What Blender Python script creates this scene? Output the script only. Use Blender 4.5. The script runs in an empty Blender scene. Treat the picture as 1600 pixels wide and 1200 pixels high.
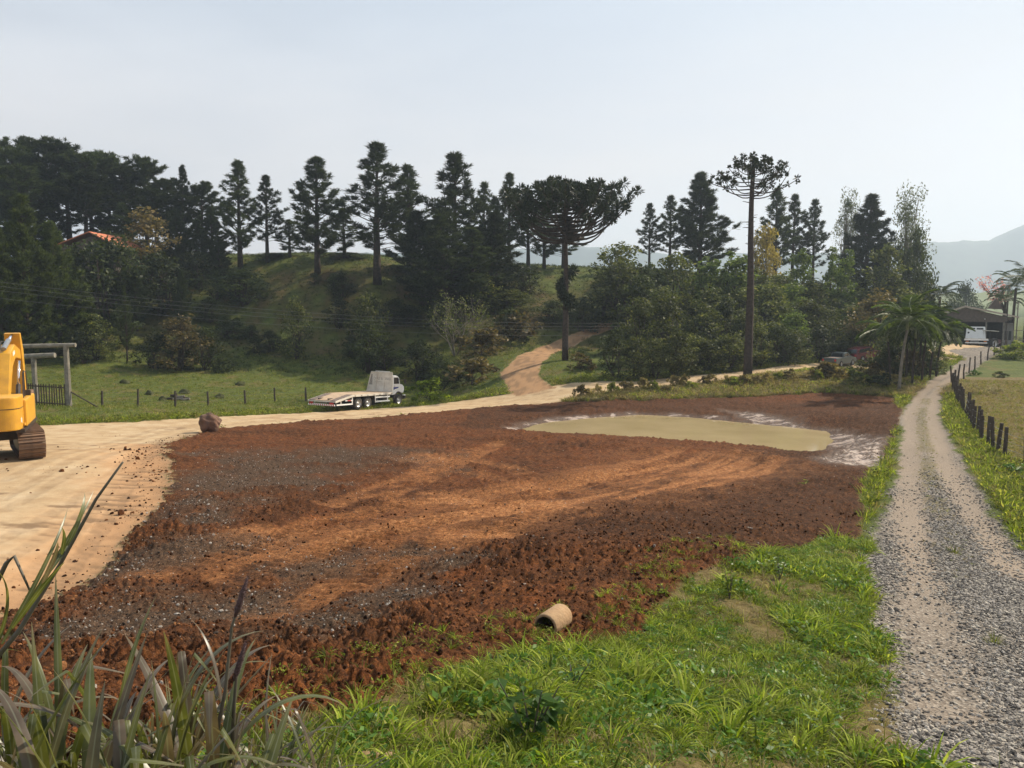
import bpy, math, random
import numpy as np
from mathutils import Vector, Matrix, Euler
R = math.radians
scene = bpy.context.scene
col = scene.collection
# ------------------------------------------------------------------ camera, sky, sun, exposure
F = 1230.0; CAMZ = 6.5; PITCH = math.atan(120.0 / F)
cam_d = bpy.data.cameras.new('camera'); cam = bpy.data.objects.new('camera', cam_d); col.objects.link(cam)
cam_d.sensor_fit = 'HORIZONTAL'; cam_d.sensor_width = 36.0; cam_d.lens = F / 1600 * 36.0
cam_d.clip_start = 0.05; cam_d.clip_end = 6000
cam.location = (0, 0, CAMZ); cam.rotation_euler = (math.pi / 2 - PITCH, 0, 0)
scene.camera = cam
SUN_AZ, SUN_EL = R(58), R(41)
SUNV = Vector((math.sin(SUN_AZ) * math.cos(SUN_EL), math.cos(SUN_AZ) * math.cos(SUN_EL), math.sin(SUN_EL)))
world = bpy.data.worlds.new('World'); scene.world = world; world.use_nodes = True
wn = world.node_tree; wn.nodes.clear()
wo = wn.nodes.new('ShaderNodeOutputWorld'); wb = wn.nodes.new('ShaderNodeBackground'); ws = wn.nodes.new('ShaderNodeTexSky')
ws.sky_type = 'NISHITA'; ws.sun_disc = False; ws.sun_elevation = SUN_EL; ws.sun_rotation = SUN_AZ
ws.air_density = 1.0; ws.dust_density = 2.0; ws.ozone_density = 1.5; ws.altitude = 600
# thin high overcast veil: desaturates the sky evenly, with faint wisps
whs = wn.nodes.new('ShaderNodeHueSaturation'); whs.inputs['Saturation'].default_value = 0.55
wtc = wn.nodes.new('ShaderNodeTexCoord'); wmp = wn.nodes.new('ShaderNodeMapping'); wmp.inputs['Scale'].default_value = (1.2, 1.2, 4.5)
wno = wn.nodes.new('ShaderNodeTexNoise'); wno.inputs['Scale'].default_value = 2.2; wno.inputs['Detail'].default_value = 5
wmx = wn.nodes.new('ShaderNodeMixRGB'); 
wsx = wn.nodes.new('ShaderNodeSeparateXYZ'); wrp = wn.nodes.new('ShaderNodeValToRGB'); wn.links.new(wtc.outputs['Generated'], wsx.inputs[0]); wn.links.new(wsx.outputs['Z'], wrp.inputs[0])
wrp.color_ramp.elements[0].position = 0.02; wrp.color_ramp.elements[0].color = (1.0, .87, .80, 1); wrp.color_ramp.elements[1].position = .42; wrp.color_ramp.elements[1].color = (.55, .655, .775, 1)
_e = wrp.color_ramp.elements.new(.16); _e.color = (.83, .785, .77, 1)
wsc = wn.nodes.new('ShaderNodeVectorMath'); wsc.operation = 'SCALE'; wsc.inputs['Scale'].default_value = 8.9; wn.links.new(wrp.outputs[0], wsc.inputs[0]); wn.links.new(wsc.outputs[0], wmx.inputs['Color2'])
wmr = wn.nodes.new('ShaderNodeMapRange'); wmr.inputs['From Min'].default_value = 0.38; wmr.inputs['From Max'].default_value = 0.66
wmr.inputs['To Min'].default_value = 0.70; wmr.inputs['To Max'].default_value = 1.0
wn.links.new(wtc.outputs['Generated'], wmp.inputs['Vector']); wn.links.new(wmp.outputs[0], wno.inputs['Vector'])
wn.links.new(wno.outputs['Fac'], wmr.inputs['Value']); wn.links.new(wmr.outputs[0], wmx.inputs['Fac'])
wn.links.new(ws.outputs[0], whs.inputs['Color']); wn.links.new(whs.outputs[0], wmx.inputs['Color1'])
wn.links.new(wmx.outputs[0], wb.inputs['Color']); wn.links.new(wb.outputs[0], wo.inputs['Surface'])
wb.inputs['Strength'].default_value = 0.088
sun_d = bpy.data.lights.new('sun', 'SUN'); sun = bpy.data.objects.new('sun', sun_d); col.objects.link(sun)
sun_d.energy = 5.0; sun_d.angle = R(0.6); sun_d.color = (1.0, 0.885, 0.70)
sun.rotation_euler = SUNV.to_track_quat('Z', 'Y').to_euler(); sun.location = (40, 40, 80)
scene.view_settings.view_transform = 'Standard'; scene.view_settings.look = 'None'
scene.view_settings.exposure = 0.55; scene.view_settings.gamma = 1.0
scene.render.engine = 'CYCLES'
cy = scene.cycles
cy.use_denoising = True; cy.use_adaptive_sampling = True; cy.adaptive_threshold = .025; cy.max_bounces = 4; cy.diffuse_bounces = 2; cy.glossy_bounces = 2; cy.transmission_bounces = 3
cy.volume_bounces = 0; cy.transparent_max_bounces = 4; cy.sample_clamp_indirect = 4; cy.caustics_reflective = False; cy.caustics_refractive = False

# ------------------------------------------------------------------ pixel -> place
CP, SP = math.cos(PITCH), math.sin(PITCH)
def ray(px, py):
    u = (px - 800) / F; v = (600 - py) / F
    return np.array([u, CP + v * SP, -SP + v * CP])
def at(px, py, Y):
    d = ray(px, py); return np.array([0, 0, CAMZ]) + d * (Y / d[1])
def zat(py, Y): return at(800, py, Y)[2]
def xat(px, py, Y): return at(px, py, Y)[0]

# ------------------------------------------------------------------ noise
def _hash(ix, iy, s):
    h = (ix.astype(np.int64) * 374761393 + iy.astype(np.int64) * 668265263 + s * 974711) & 0xffffffff
    h = ((h ^ (h >> 13)) * 1274126177) & 0xffffffff
    return ((h ^ (h >> 16)) & 0xffff) / 65535.0
def vnoise(x, y, s=0):
    ix = np.floor(x); iy = np.floor(y); fx = x - ix; fy = y - iy
    fx = fx * fx * (3 - 2 * fx); fy = fy * fy * (3 - 2 * fy)
    a = _hash(ix, iy, s); b = _hash(ix + 1, iy, s); c = _hash(ix, iy + 1, s); d = _hash(ix + 1, iy + 1, s)
    return (a + (b - a) * fx) * (1 - fy) + (c + (d - c) * fx) * fy
def fbm(x, y, o=4, s=0, g=0.5):
    t = np.zeros_like(x, dtype=float); a = 1.0; n = 0
    for i in range(o):
        t += a * (vnoise(x * 2 ** i + 17.3 * i, y * 2 ** i - 9.1 * i, s + i) - 0.5); n += a; a *= g
    return t / n * 2
def sstep(a, b, x):
    t = np.clip((x - a) / (b - a), 0, 1); return t * t * (3 - 2 * t)

# ------------------------------------------------------------------ terrain
CT = []
def cp(px, py, Y): CT.append(tuple(at(px, py, Y)))
for w in [(-8, 0, 4.5), (0, 0, 4.9), (8, 0, 4.3), (-12, -20, 4.8), (12, -20, 4.6), (0, -45, 5), (-45, -30, 4), (45, -30, 3), (-60, 5, 3), (60, 5, 1.5),
          (-45, 20, 1.9), (45, 25, .2), (-60, 50, 1.0), (70, 60, .4), (-90, 80, 2), (100, 90, 1.5), (-110, 110, 10), (-70, 75, .3),
          (-110, 150, 12), (-60, 150, 11), (-20, 150, 10), (20, 150, 8), (60, 150, 4), (110, 150, 3), (-120, 185, 3), (-60, 185, 3), (0, 185, 3), (60, 185, 2), (120, 185, 2)]: CT.append(w)
for a in [(800, 1200, 4), (800, 1100, 5.3), (865, 1003, 9.2), (1200, 950, 11), (1200, 870, 15), (1300, 1000, 10.5), (1200, 1100, 7), (1000, 1100, 6.2), (1300, 1200, 5.5),
          (1500, 1200, 5.8), (1500, 1050, 9), (1480, 930, 13.5), (1480, 850, 18.5), (1455, 760, 26.5), (1450, 700, 35), (1440, 640, 50), (1470, 600, 63), (1510, 565, 82), (1530, 542, 100),
          (1600, 1100, 8), (1600, 850, 20), (1600, 720, 33), (1590, 640, 50), (1590, 580, 75), (1600, 548, 100),
          (400, 950, 12.5), (200, 1000, 10.5), (600, 950, 12), (600, 1050, 8), (400, 1100, 6), (100, 1100, 5.5), (400, 850, 17), (800, 850, 17), (1100, 850, 17), (1300, 850, 18),
          (600, 760, 25.5), (900, 760, 26), (1200, 760, 26.5), (1340, 765, 26), (400, 700, 34), (600, 700, 35), (800, 700, 36), (1000, 704, 36), (1200, 728, 32.5), (1300, 744, 29.5),
          (600, 655, 52), (400, 670, 44), (750, 640, 58), (700, 660, 49),
          (1100, 640, 56), (1350, 640, 52), (1360, 700, 36), (1380, 620, 58), (1165, 618, 62), (1165, 588, 69), (1000, 625, 60), (1000, 605, 65), (900, 630, 60), (1300, 612, 62), (1300, 580, 72),
          (515, 640, 60), (620, 634, 65), (700, 633, 66), (800, 622, 68), (870, 610, 68), (1000, 600, 70), (1165, 583, 74), (1290, 570, 82), (1340, 573, 82),
          (400, 652, 52), (200, 680, 40), (100, 690, 36), (0, 712, 28), (0, 900, 14), (0, 800, 19.5), (150, 800, 20), (150, 900, 14.5), (0, 1000, 10), (250, 700, 34), (-200, 760, 24),
          (160, 637, 57), (430, 630, 66), (108, 635, 52), (100, 662, 45), (-100, 640, 50), (300, 590, 80), (100, 590, 76), (500, 597, 82), (700, 600, 82),
          (300, 560, 90), (300, 500, 100), (300, 430, 112), (450, 402, 118), (560, 405, 116), (650, 440, 110), (450, 500, 100), (450, 560, 90), (600, 500, 100), (600, 560, 90), (590, 450, 105),
          (750, 560, 84), (750, 500, 98), (800, 440, 112), (820, 420, 118), (100, 400, 115), (0, 430, 110), (200, 390, 122), (100, 520, 90),
          (800, 585, 75), (780, 575, 80), (830, 550, 87), (920, 515, 97), (883, 562, 79),
          (1000, 560, 85), (1000, 480, 105), (1100, 430, 120), (1200, 480, 110), (1200, 540, 88), (1300, 500, 105), (1400, 480, 120), (1450, 520, 115), (1500, 540, 105), (1600, 530, 115)]:
    cp(*a)
CT = np.array(CT)
_S = 50.0
def _tps_k(r2): return 0.5 * r2 * np.log(r2 + 1e-9)
_n = len(CT); _P = CT[:, :2] / _S
_K = _tps_k(((_P[:, None, :] - _P[None]) ** 2).sum(-1)) + np.eye(_n) * 2e-4
_A = np.zeros((_n + 3, _n + 3)); _A[:_n, :_n] = _K; _A[:_n, _n] = 1; _A[:_n, _n + 1:] = _P; _A[_n, :_n] = 1; _A[_n + 1:, :_n] = _P.T
_W = np.linalg.solve(_A, np.concatenate([CT[:, 2], np.zeros(3)]))
def base_h(x, y):
    x = np.atleast_1d(np.asarray(x, float)); y = np.atleast_1d(np.asarray(y, float))
    xs = np.clip(x, -125, 125) / _S; ys = np.clip(y, -60, 190) / _S
    out = np.empty(x.shape); fl = out.ravel(); xf = xs.ravel(); yf = ys.ravel()
    for i in range(0, len(xf), 20000):
        dx = xf[i:i + 20000, None] - _P[None, :, 0]; dy = yf[i:i + 20000, None] - _P[None, :, 1]
        fl[i:i + 20000] = _tps_k(dx * dx + dy * dy) @ _W[:_n] + _W[_n] + xf[i:i + 20000] * _W[_n + 1] + yf[i:i + 20000] * _W[_n + 2]
    o = fl.reshape(x.shape)
    far = sstep(150, 190, np.maximum(np.abs(x), y)); return np.clip(o * (1 - far) + 1.5 * far, -4, 18)
def poly_sd(x, y, poly):
    """signed distance to a closed polygon, negative inside"""
    x = np.asarray(x, float); y = np.asarray(y, float); d2 = np.full(x.shape, 1e9); ins = np.zeros(x.shape, bool); n = len(poly)
    for i in range(n):
        ax, ay = poly[i]; bx, by = poly[(i + 1) % n]; ex, ey = bx - ax, by - ay
        t = np.clip(((x - ax) * ex + (y - ay) * ey) / (ex * ex + ey * ey + 1e-12), 0, 1)
        d2 = np.minimum(d2, (x - ax - t * ex) ** 2 + (y - ay - t * ey) ** 2)
        c = (ay > y) != (by > y); ins ^= c & (x < ex * (y - ay) / (ey if abs(ey) > 1e-12 else 1e-12) + ax)
    d = np.sqrt(d2); return np.where(ins, -d, d)
def line_d(x, y, pts):
    """distance to a polyline and the length along it"""
    best = np.full(np.shape(x), 1e9); al = np.zeros(np.shape(x)); acc = 0.0
    for (ax, ay), (bx, by) in zip(pts[:-1], pts[1:]):
        ex, ey = bx - ax, by - ay; L = math.hypot(ex, ey)
        t = np.clip(((x - ax) * ex + (y - ay) * ey) / (L * L + 1e-12), 0, 1)
        d = np.hypot(x - ax - t * ex, y - ay - t * ey); m = d < best
        best = np.where(m, d, best); al = np.where(m, acc + t * L, al); acc += L
    return best, al
_YY = np.concatenate([np.linspace(2.2, 40, 500), np.linspace(40.2, 175, 500)])
def ground_px(pts, hf=None):
    """where the sight line through each photo point first meets the terrain"""
    hf = hf or base_h; out = []
    for px, py in pts:
        d = ray(px, py); X = d[0] / d[1] * _YY; Z = CAMZ + d[2] / d[1] * _YY
        g = Z - hf(X, _YY); k = np.argmax(g < 0)
        if g[k] >= 0: k = len(_YY) - 1
        k = max(k, 1); t = g[k - 1] / (g[k - 1] - g[k] + 1e-9); Yh = _YY[k - 1] + np.clip(t, 0, 1) * (_YY[k] - _YY[k - 1])
        out.append((d[0] / d[1] * Yh, Yh))
    return out
POND_Z = -1.0
def on_plane(pts, z):
    o = []
    for px, py in pts:
        d = ray(px, py); t = (z - CAMZ) / d[2]; o.append((d[0] * t, d[1] * t))
    return o
POND = on_plane([(800, 673), (850, 661), (920, 653), (1000, 648), (1080, 652), (1150, 659), (1230, 667), (1295, 674), (1304, 688), (1290, 702), (1262, 714), (1200, 706), (1120, 697), (1040, 690), (950, 684), (870, 679)], POND_Z)
def H(x, y):
    x = np.atleast_1d(np.asarray(x, float)); y = np.atleast_1d(np.asarray(y, float))
    h = base_h(x, y)
    m = (y > 28) & (y < 66) & (np.abs(x - 10) < 20)
    if m.any():
        s = poly_sd(x[m], y[m], POND) + 0.25 * fbm(x[m] * .8, y[m] * .8, 3, 5)
        tgt = np.where(s < 0, POND_Z + np.maximum(s * .3, -1.2), POND_Z + 0.10 * s)
        h[m] = tgt + (h[m] - tgt) * sstep(0.1, 4.0, s)
    return h
def h1(x, y): return float(H(x, y)[0])

# ------------------------------------------------------------------ ground regions (world polygons)
SOIL = ground_px([(262, 695), (330, 672), (470, 660), (600, 651), (700, 643), (790, 634), (870, 629), (1000, 627), (1165, 620), (1300, 614), (1395, 622), (1412, 645), (1392, 690), (1380, 725), (1345, 750), (1350, 800), (1345, 850),
                  (1280, 850), (1180, 875), (1080, 905), (1015, 955), (1010, 1000), (900, 1015), (800, 1040), (660, 1070), (560, 1115), (470, 1140), (330, 1195)]) + [(-2.0, 2.0), (-9, 2.0)] + ground_px([(0, 1010), (0, 960), (100, 935), (185, 872), (232, 812), (262, 765), (262, 720)])
ROAD = ground_px([(0, 668), (100, 663), (200, 659), (300, 654), (400, 648), (500, 644), (600, 638), (700, 629), (770, 619), (850, 605), (1000, 596), (1165, 580), (1290, 566)]) + [(45, 90), (48, 84)] + \
       ground_px([(1290, 577), (1165, 589), (1000, 607), (900, 622), (790, 640), (700, 652), (600, 664), (470, 672), (360, 690), (310, 715), (310, 760), (300, 790), (270, 840), (220, 900), (140, 960), (0, 1010)]) + [(-10, 7), (-30, 7), (-48, 20), (-60, 40)]
TRACK = ground_px([(806, 620), (788, 598), (785, 580), (800, 562), (838, 544), (880, 529), (925, 511), (958, 503), (956, 513), (910, 532), (872, 548), (848, 566), (840, 588), (868, 606)])
GRAVEL = [(5.2, 1.0)] + ground_px([(1418, 1195), (1402, 1100), (1372, 1000), (1358, 950), (1350, 900), (1358, 850), (1385, 790), (1400, 740), (1408, 690), (1410, 650), (1425, 620), (1462, 588), (1505, 558), (1480, 547)]) + \
         ground_px([(1600, 541), (1560, 551), (1530, 570), (1492, 595), (1472, 615), (1468, 650), (1503, 720), (1535, 775), (1600, 862)]) + [(15.5, 15), (13, 9), (11.5, 1)]
YARD = ground_px([(1440, 552), (1470, 543), (1520, 538), (1600, 535), (1600, 545), (1560, 551), (1500, 556)])
MEDIAN = ground_px([(1500, 900), (1478, 830), (1457, 760), (1447, 700), (1440, 650), (1448, 622)])
WHEELS = [ground_px([(1478, 1110), (1462, 1010), (1445, 950), (1428, 850), (1422, 760), (1424, 700), (1424, 650), (1440, 615), (1490, 570)]),
          ground_px([(1590, 900), (1540, 830), (1495, 760), (1468, 700), (1456, 650), (1460, 620), (1510, 575)])]
TRACKLINES = [ground_px(l) for l in ([(300, 900), (450, 850), (620, 800), (800, 770), (960, 735), (1150, 712)], [(430, 900), (600, 850), (760, 800), (900, 760), (1060, 722)],
              [(560, 790), (690, 730), (760, 700)], [(640, 715), (720, 722), (800, 745)], [(720, 870), (800, 830), (850, 790)], [(500, 960), (600, 900), (700, 850)])]
CREST_LINE = ground_px([(800, 690), (900, 692), (1000, 702), (1100, 712), (1200, 724), (1280, 738), (1325, 760)])
LOTTRACKS = [ground_px(l) for l in ([(0, 790), (90, 740), (200, 700), (330, 668), (600, 646)], [(0, 860), (110, 800), (190, 740), (260, 692)], [(40, 925), (120, 850), (180, 770), (215, 715)], [(0, 745), (100, 705), (250, 672), (450, 652)])]
GREYB = [(g[0], g[1], r) for g, r in zip(ground_px([(420, 760), (330, 800), (260, 880), (520, 720), (500, 900), (380, 960), (640, 880), (300, 960), (450, 720), (240, 990), (380, 1030), (520, 1000), (150, 1010), (600, 960), (700, 900)]), (3.2, 2.6, 2.0, 4.5, 1.6, 1.6, 1.3, 1.5, 4, 1.6, 1.5, 1.2, 1.4, 1.1, 1.2))]
ORANGEB = [(g[0], g[1], r) for g, r in zip(ground_px([(840, 800), (740, 850), (680, 718), (400, 850), (700, 790)]), (1.3, 1.0, 1.6, 1.0, 1.6))]
MUDSHELF = ground_px([(1120, 640), (1230, 650), (1340, 665), (1385, 680), (1385, 735), (1320, 735), (1270, 722), (1310, 700), (1310, 680), (1200, 660)])
RIGHTDRY = ground_px([(1540, 640), (1600, 640), (1600, 690), (1560, 670), (1530, 650)])
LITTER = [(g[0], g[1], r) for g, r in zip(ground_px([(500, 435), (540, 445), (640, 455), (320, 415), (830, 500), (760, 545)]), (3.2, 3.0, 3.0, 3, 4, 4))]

# ------------------------------------------------------------------ materials
def mat_new(name):
    m = bpy.data.materials.new(name); m.use_nodes = True; nt = m.node_tree
    b = nt.nodes['Principled BSDF']; return m, nt, b
def N(nt, t, **kw):
    n = nt.nodes.new(t)
    for k, v in kw.items():
        if k in n.inputs: n.inputs[k].default_value = v
        else: setattr(n, k, v)
    return n
def mixc(nt, fac, c1, c2, blend='MIX'):
    n = nt.nodes.new('ShaderNodeMixRGB'); n.blend_type = blend
    for s, v in (('Fac', fac), ('Color1', c1), ('Color2', c2)):
        if isinstance(v, (int, float)): n.inputs[s].default_value = v
        elif isinstance(v, tuple): n.inputs[s].default_value = (*v, 1)
        else: nt.links.new(v, n.inputs[s])
    return n.outputs[0]
def ramp(nt, src, stops):
    n = nt.nodes.new('ShaderNodeValToRGB'); e = n.color_ramp.elements
    while len(e) < len(stops): e.new(0.5)
    for el, (p, c) in zip(e, stops):
        el.position = p; el.color = (*c, 1) if isinstance(c, tuple) else (c, c, c, 1)
    nt.links.new(src, n.inputs[0]); return n.outputs[0]
def simple(name, c, rough=0.6, metal=0.0, var=0.25, scale=6.0, dirt=None, dirt_amt=0.4, bump=0.0, spec=0.5, bscale=None):
    m, nt, b = mat_new(name)
    tc = N(nt, 'ShaderNodeTexCoord'); no = N(nt, 'ShaderNodeTexNoise', Scale=scale, Detail=6, Roughness=.6)
    nt.links.new(tc.outputs['Object'], no.inputs['Vector'])
    d = tuple(v * (1 - var) for v in c); l = tuple(min(1, v * (1 + var)) for v in c)
    o = ramp(nt, no.outputs['Fac'], [(0.3, d), (0.7, l)])
    if dirt:
        n2 = N(nt, 'ShaderNodeTexNoise', Scale=scale * .45, Detail=8, Roughness=.7); nt.links.new(tc.outputs['Object'], n2.inputs['Vector'])
        o = mixc(nt, ramp(nt, n2.outputs['Fac'], [(0.5 - dirt_amt * .3, 0.0), (0.75 - dirt_amt * .2, dirt_amt)]), o, dirt)
    nt.links.new(o, b.inputs['Base Color']); b.inputs['Roughness'].default_value = rough; b.inputs['Metallic'].default_value = metal
    b.inputs['Specular IOR Level'].default_value = spec
    if bump:
        n3 = N(nt, 'ShaderNodeTexNoise', Scale=bscale or scale * 4, Detail=5); nt.links.new(tc.outputs['Object'], n3.inputs['Vector'])
        bp = N(nt, 'ShaderNodeBump', Strength=bump, Distance=.03); nt.links.new(n3.outputs['Fac'], bp.inputs['Height']); nt.links.new(bp.outputs[0], b.inputs['Normal'])
    return m
def foliage(name, dark, light, transl=0.35, rough=0.55, objvar=0.35, tint=None):
    m, nt, b = mat_new(name)
    g = N(nt, 'ShaderNodeNewGeometry'); oi = N(nt, 'ShaderNodeObjectInfo')
    o = ramp(nt, g.outputs['Random Per Island'], [(0.0, dark), (0.85, light), (1.0, tint or light)])
    v = N(nt, 'ShaderNodeMapRange'); v.inputs['To Min'].default_value = 1 - objvar; v.inputs['To Max'].default_value = 1 + objvar
    nt.links.new(oi.outputs['Random'], v.inputs['Value'])
    hs = N(nt, 'ShaderNodeHueSaturation'); nt.links.new(v.outputs[0], hs.inputs['Value']); nt.links.new(o, hs.inputs['Color'])
    nt.links.new(hs.outputs[0], b.inputs['Base Color']); b.inputs['Roughness'].default_value = rough; b.inputs['Specular IOR Level'].default_value = .16
    tr = N(nt, 'ShaderNodeBsdfTranslucent'); tw = mixc(nt, 1.0, hs.outputs[0], (1.5, 1.55, .75), 'MULTIPLY'); nt.links.new(tw, tr.inputs['Color'])
    mx = N(nt, 'ShaderNodeMixShader'); mx.inputs[0].default_value = transl
    nt.links.new(b.outputs[0], mx.inputs[1]); nt.links.new(tr.outputs[0], mx.inputs[2]); nt.links.new(mx.outputs[0], nt.nodes['Material Output'].inputs['Surface'])
    return m

def ground_material():
    m, nt, b = mat_new('ground_surface')
    geo = N(nt, 'ShaderNodeNewGeometry'); P = geo.outputs['Position']
    def noise(scale, det=6, rough=.6, dist=0.0):
        n = N(nt, 'ShaderNodeTexNoise', Scale=scale, Detail=det, Roughness=rough, Distortion=dist); nt.links.new(P, n.inputs['Vector']); return n.outputs['Fac']
    A = N(nt, 'ShaderNodeAttribute', attribute_name='rega'); B = N(nt, 'ShaderNodeAttribute', attribute_name='regb'); C = N(nt, 'ShaderNodeAttribute', attribute_name='regc')
    sa = N(nt, 'ShaderNodeSeparateColor'); nt.links.new(A.outputs['Color'], sa.inputs[0])
    sb = N(nt, 'ShaderNodeSeparateColor'); nt.links.new(B.outputs['Color'], sb.inputs[0])
    sc = N(nt, 'ShaderNodeSeparateColor'); nt.links.new(C.outputs['Color'], sc.inputs[0])
    soil, sand, grav = sa.outputs; grey, orange, wet = sb.outputs; dry, litter_shade, tracks = sc.outputs
    n1, n2, n3, n4 = noise(.9, 5, .65), noise(6, 5, .7), noise(26, 4, .75), noise(90, 2, .7)
    vo = N(nt, 'ShaderNodeTexVoronoi', Scale=24.0); nt.links.new(P, vo.inputs['Vector'])
    def ragged(v, nz, k=3.2, a=1.3):
        ad = N(nt, 'ShaderNodeMath', operation='MULTIPLY_ADD'); nt.links.new(nz, ad.inputs[0]); ad.inputs[1].default_value = a; nt.links.new(v, ad.inputs[2])
        mr = N(nt, 'ShaderNodeMapRange'); nt.links.new(ad.outputs[0], mr.inputs['Value']); mr.inputs['From Min'].default_value = .5 + a * .5 - .5 / k; mr.inputs['From Max'].default_value = .5 + a * .5 + .5 / k; return mr.outputs[0]
    soil, sand, grav = ragged(soil, n3), ragged(sand, n3), ragged(grav, n3)
    # grass underlay
    gr = ramp(nt, n1, [(.3, (.055, .068, .016)), (.55, (.095, .115, .022)), (.75, (.15, .14, .04))])
    gr = mixc(nt, ramp(nt, n3, [(.35, 0.), (.7, .6)]), gr, (.045, .055, .017))
    gr = mixc(nt, dry, gr, ramp(nt, n2, [(.3, (.085, .05, .022)), (.5, (.15, .10, .045)), (.7, (.25, .18, .085))]))
    gr = mixc(nt, litter_shade, gr, ramp(nt, n2, [(.3, (.045, .026, .013)), (.7, (.11, .06, .03))]))  # needle litter patches, plus the shade painted over the slope
    # turned soil
    so = ramp(nt, n2, [(.28, (.025, .0098, .0044)), (.47, (.082, .030, .0098)), (.6, (.136, .050, .0155)), (.78, (.245, .110, .042))])
    so = mixc(nt, ramp(nt, n1, [(.4, 0.), (.65, .55)]), so, (.042, .018, .009))
    so = mixc(nt, ramp(nt, n1, [(.5, 0.), (.72, .5)]), so, (.20, .060, .014))
    so = mixc(nt, dry, so, ramp(nt, n2, [(.3, (.018, .008, .0035)), (.52, (.052, .021, .008)), (.75, (.13, .055, .02))]))
    gy = ramp(nt, n3, [(.25, (.018, .012, .008)), (.5, (.054, .036, .024)), (.72, (.14, .10, .07))])
    so = mixc(nt, grey, so, gy)
    orr = ramp(nt, n2, [(.25, (.11, .042, .0145)), (.5, (.245, .107, .042)), (.75, (.42, .22, .10))])
    so = mixc(nt, orange, so, orr)
    so = mixc(nt, ramp(nt, n3, [(.55, 0.), (.78, .45)]), so, (.22, .115, .06))
    so = mixc(nt, ramp(nt, n3, [(.22, .7), (.42, 0.)]), so, (.022, .011, .007))
    vs_ = N(nt, 'ShaderNodeTexVoronoi', Scale=30.0, Randomness=1.0); nt.links.new(P, vs_.inputs['Vector']); cs_ = N(nt, 'ShaderNodeSeparateColor'); nt.links.new(vs_.outputs['Color'], cs_.inputs[0])
    so = mixc(nt, 1.0, so, ramp(nt, cs_.outputs[0], [(0., (.6, .58, .56)), (.5, (.98, .97, .95)), (1., (1.5, 1.42, 1.35))]), 'MULTIPLY')
    so = mixc(nt, 1.0, so, ramp(nt, n4, [(.3, (.5, .48, .46)), (.5, (1., 1., 1.)), (.72, (1.7, 1.6, 1.5))]), 'MULTIPLY')
    so = mixc(nt, wet, so, ramp(nt, n2, [(.3, (.035, .02, .013)), (.52, (.09, .052, .034)), (.74, (.22, .155, .115))]))
    mps = N(nt, 'ShaderNodeMapping'); mps.inputs['Scale'].default_value = (.5, 2.2, 1); nt.links.new(P, mps.inputs['Vector']); nst = N(nt, 'ShaderNodeTexNoise', Scale=1.6, Detail=5, Roughness=.65); nt.links.new(mps.outputs[0], nst.inputs['Vector'])
    pale = mixc(nt, 1.0, ramp(nt, wet, [(.72, 0.), (.9, 1.)]), ramp(nt, nst.outputs['Fac'], [(.50, 0.), (.56, 1.)]), 'MULTIPLY')
    so = mixc(nt, pale, so, (.46, .35, .28))  # pale clay streaks, with the wet glints painted into the colour
    # pale packed earth
    sd = ramp(nt, n1, [(.3, (.33, .22, .12)), (.5, (.44, .315, .185)), (.7, (.50, .385, .25))])
    sd = mixc(nt, ramp(nt, n3, [(.3, .30), (.6, 0.)]), sd, (.25, .155, .085))
    sd = mixc(nt, orange, sd, (.46, .245, .115))
    sd = mixc(nt, grey, sd, (.17, .105, .06))
    # gravel
    gvs = N(nt, 'ShaderNodeSeparateColor'); nt.links.new(vo.outputs['Color'], gvs.inputs[0])
    gv = ramp(nt, gvs.outputs[0], [(0., (.04, .036, .034)), (.4, (.11, .098, .088)), (.75, (.21, .188, .165)), (1., (.42, .375, .32))])
    gv = mixc(nt, ramp(nt, n2, [(.35, .5), (.65, .0)]), gv, (.19, .15, .112))
    gv = mixc(nt, tracks, gv, ramp(nt, n3, [(.3, (.20, .155, .115)), (.7, (.32, .255, .20))]))
    c = mixc(nt, soil, gr, so); c = mixc(nt, sand, c, sd); c = mixc(nt, grav, c, gv)
    nt.links.new(c, b.inputs['Base Color'])
    ro = mixc(nt, wet, (.95, .95, .95), ramp(nt, n2, [(.42, .35), (.52, .85)])); ro = mixc(nt, pale, ro, (.22, .22, .22)); nt.links.new(ro, b.inputs['Roughness'])
    sp = mixc(nt, wet, (.12, .12, .12), (.3, .3, .3)); nt.links.new(sp, b.inputs['Specular IOR Level'])
    hgt = mixc(nt, .5, mixc(nt, .45, n2, n3), n4)
    hgt = mixc(nt, grav, hgt, vo.outputs['Distance'])
    st = mixc(nt, sand, (.75, .75, .75), (.22, .22, .22)); st = mixc(nt, grav, st, (.55, .55, .55))
    bp = N(nt, 'ShaderNodeBump', Distance=.05); nt.links.new(hgt, bp.inputs['Height']); nt.links.new(st, bp.inputs['Strength']); nt.links.new(bp.outputs[0], b.inputs['Normal'])
    return m
M = {}
M['ground'] = ground_material()
def piece_mat(name, stops, rough=.92):
    m, nt, b = mat_new(name); oi = N(nt, 'ShaderNodeObjectInfo'); g = N(nt, 'ShaderNodeNewGeometry'); n = N(nt, 'ShaderNodeTexNoise', Scale=30, Detail=4); nt.links.new(g.outputs['Position'], n.inputs['Vector'])
    c = mixc(nt, 1.0, ramp(nt, oi.outputs['Random'], stops), ramp(nt, n.outputs['Fac'], [(.3, (.5, .5, .5)), (.7, (1.5, 1.5, 1.5))]), 'MULTIPLY'); nt.links.new(c, b.inputs['Base Color']); b.inputs['Roughness'].default_value = rough; b.inputs['Specular IOR Level'].default_value = .15
    bp = N(nt, 'ShaderNodeBump', Strength=.7, Distance=.02); nt.links.new(n.outputs['Fac'], bp.inputs['Height']); nt.links.new(bp.outputs[0], b.inputs['Normal']); return m
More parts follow.
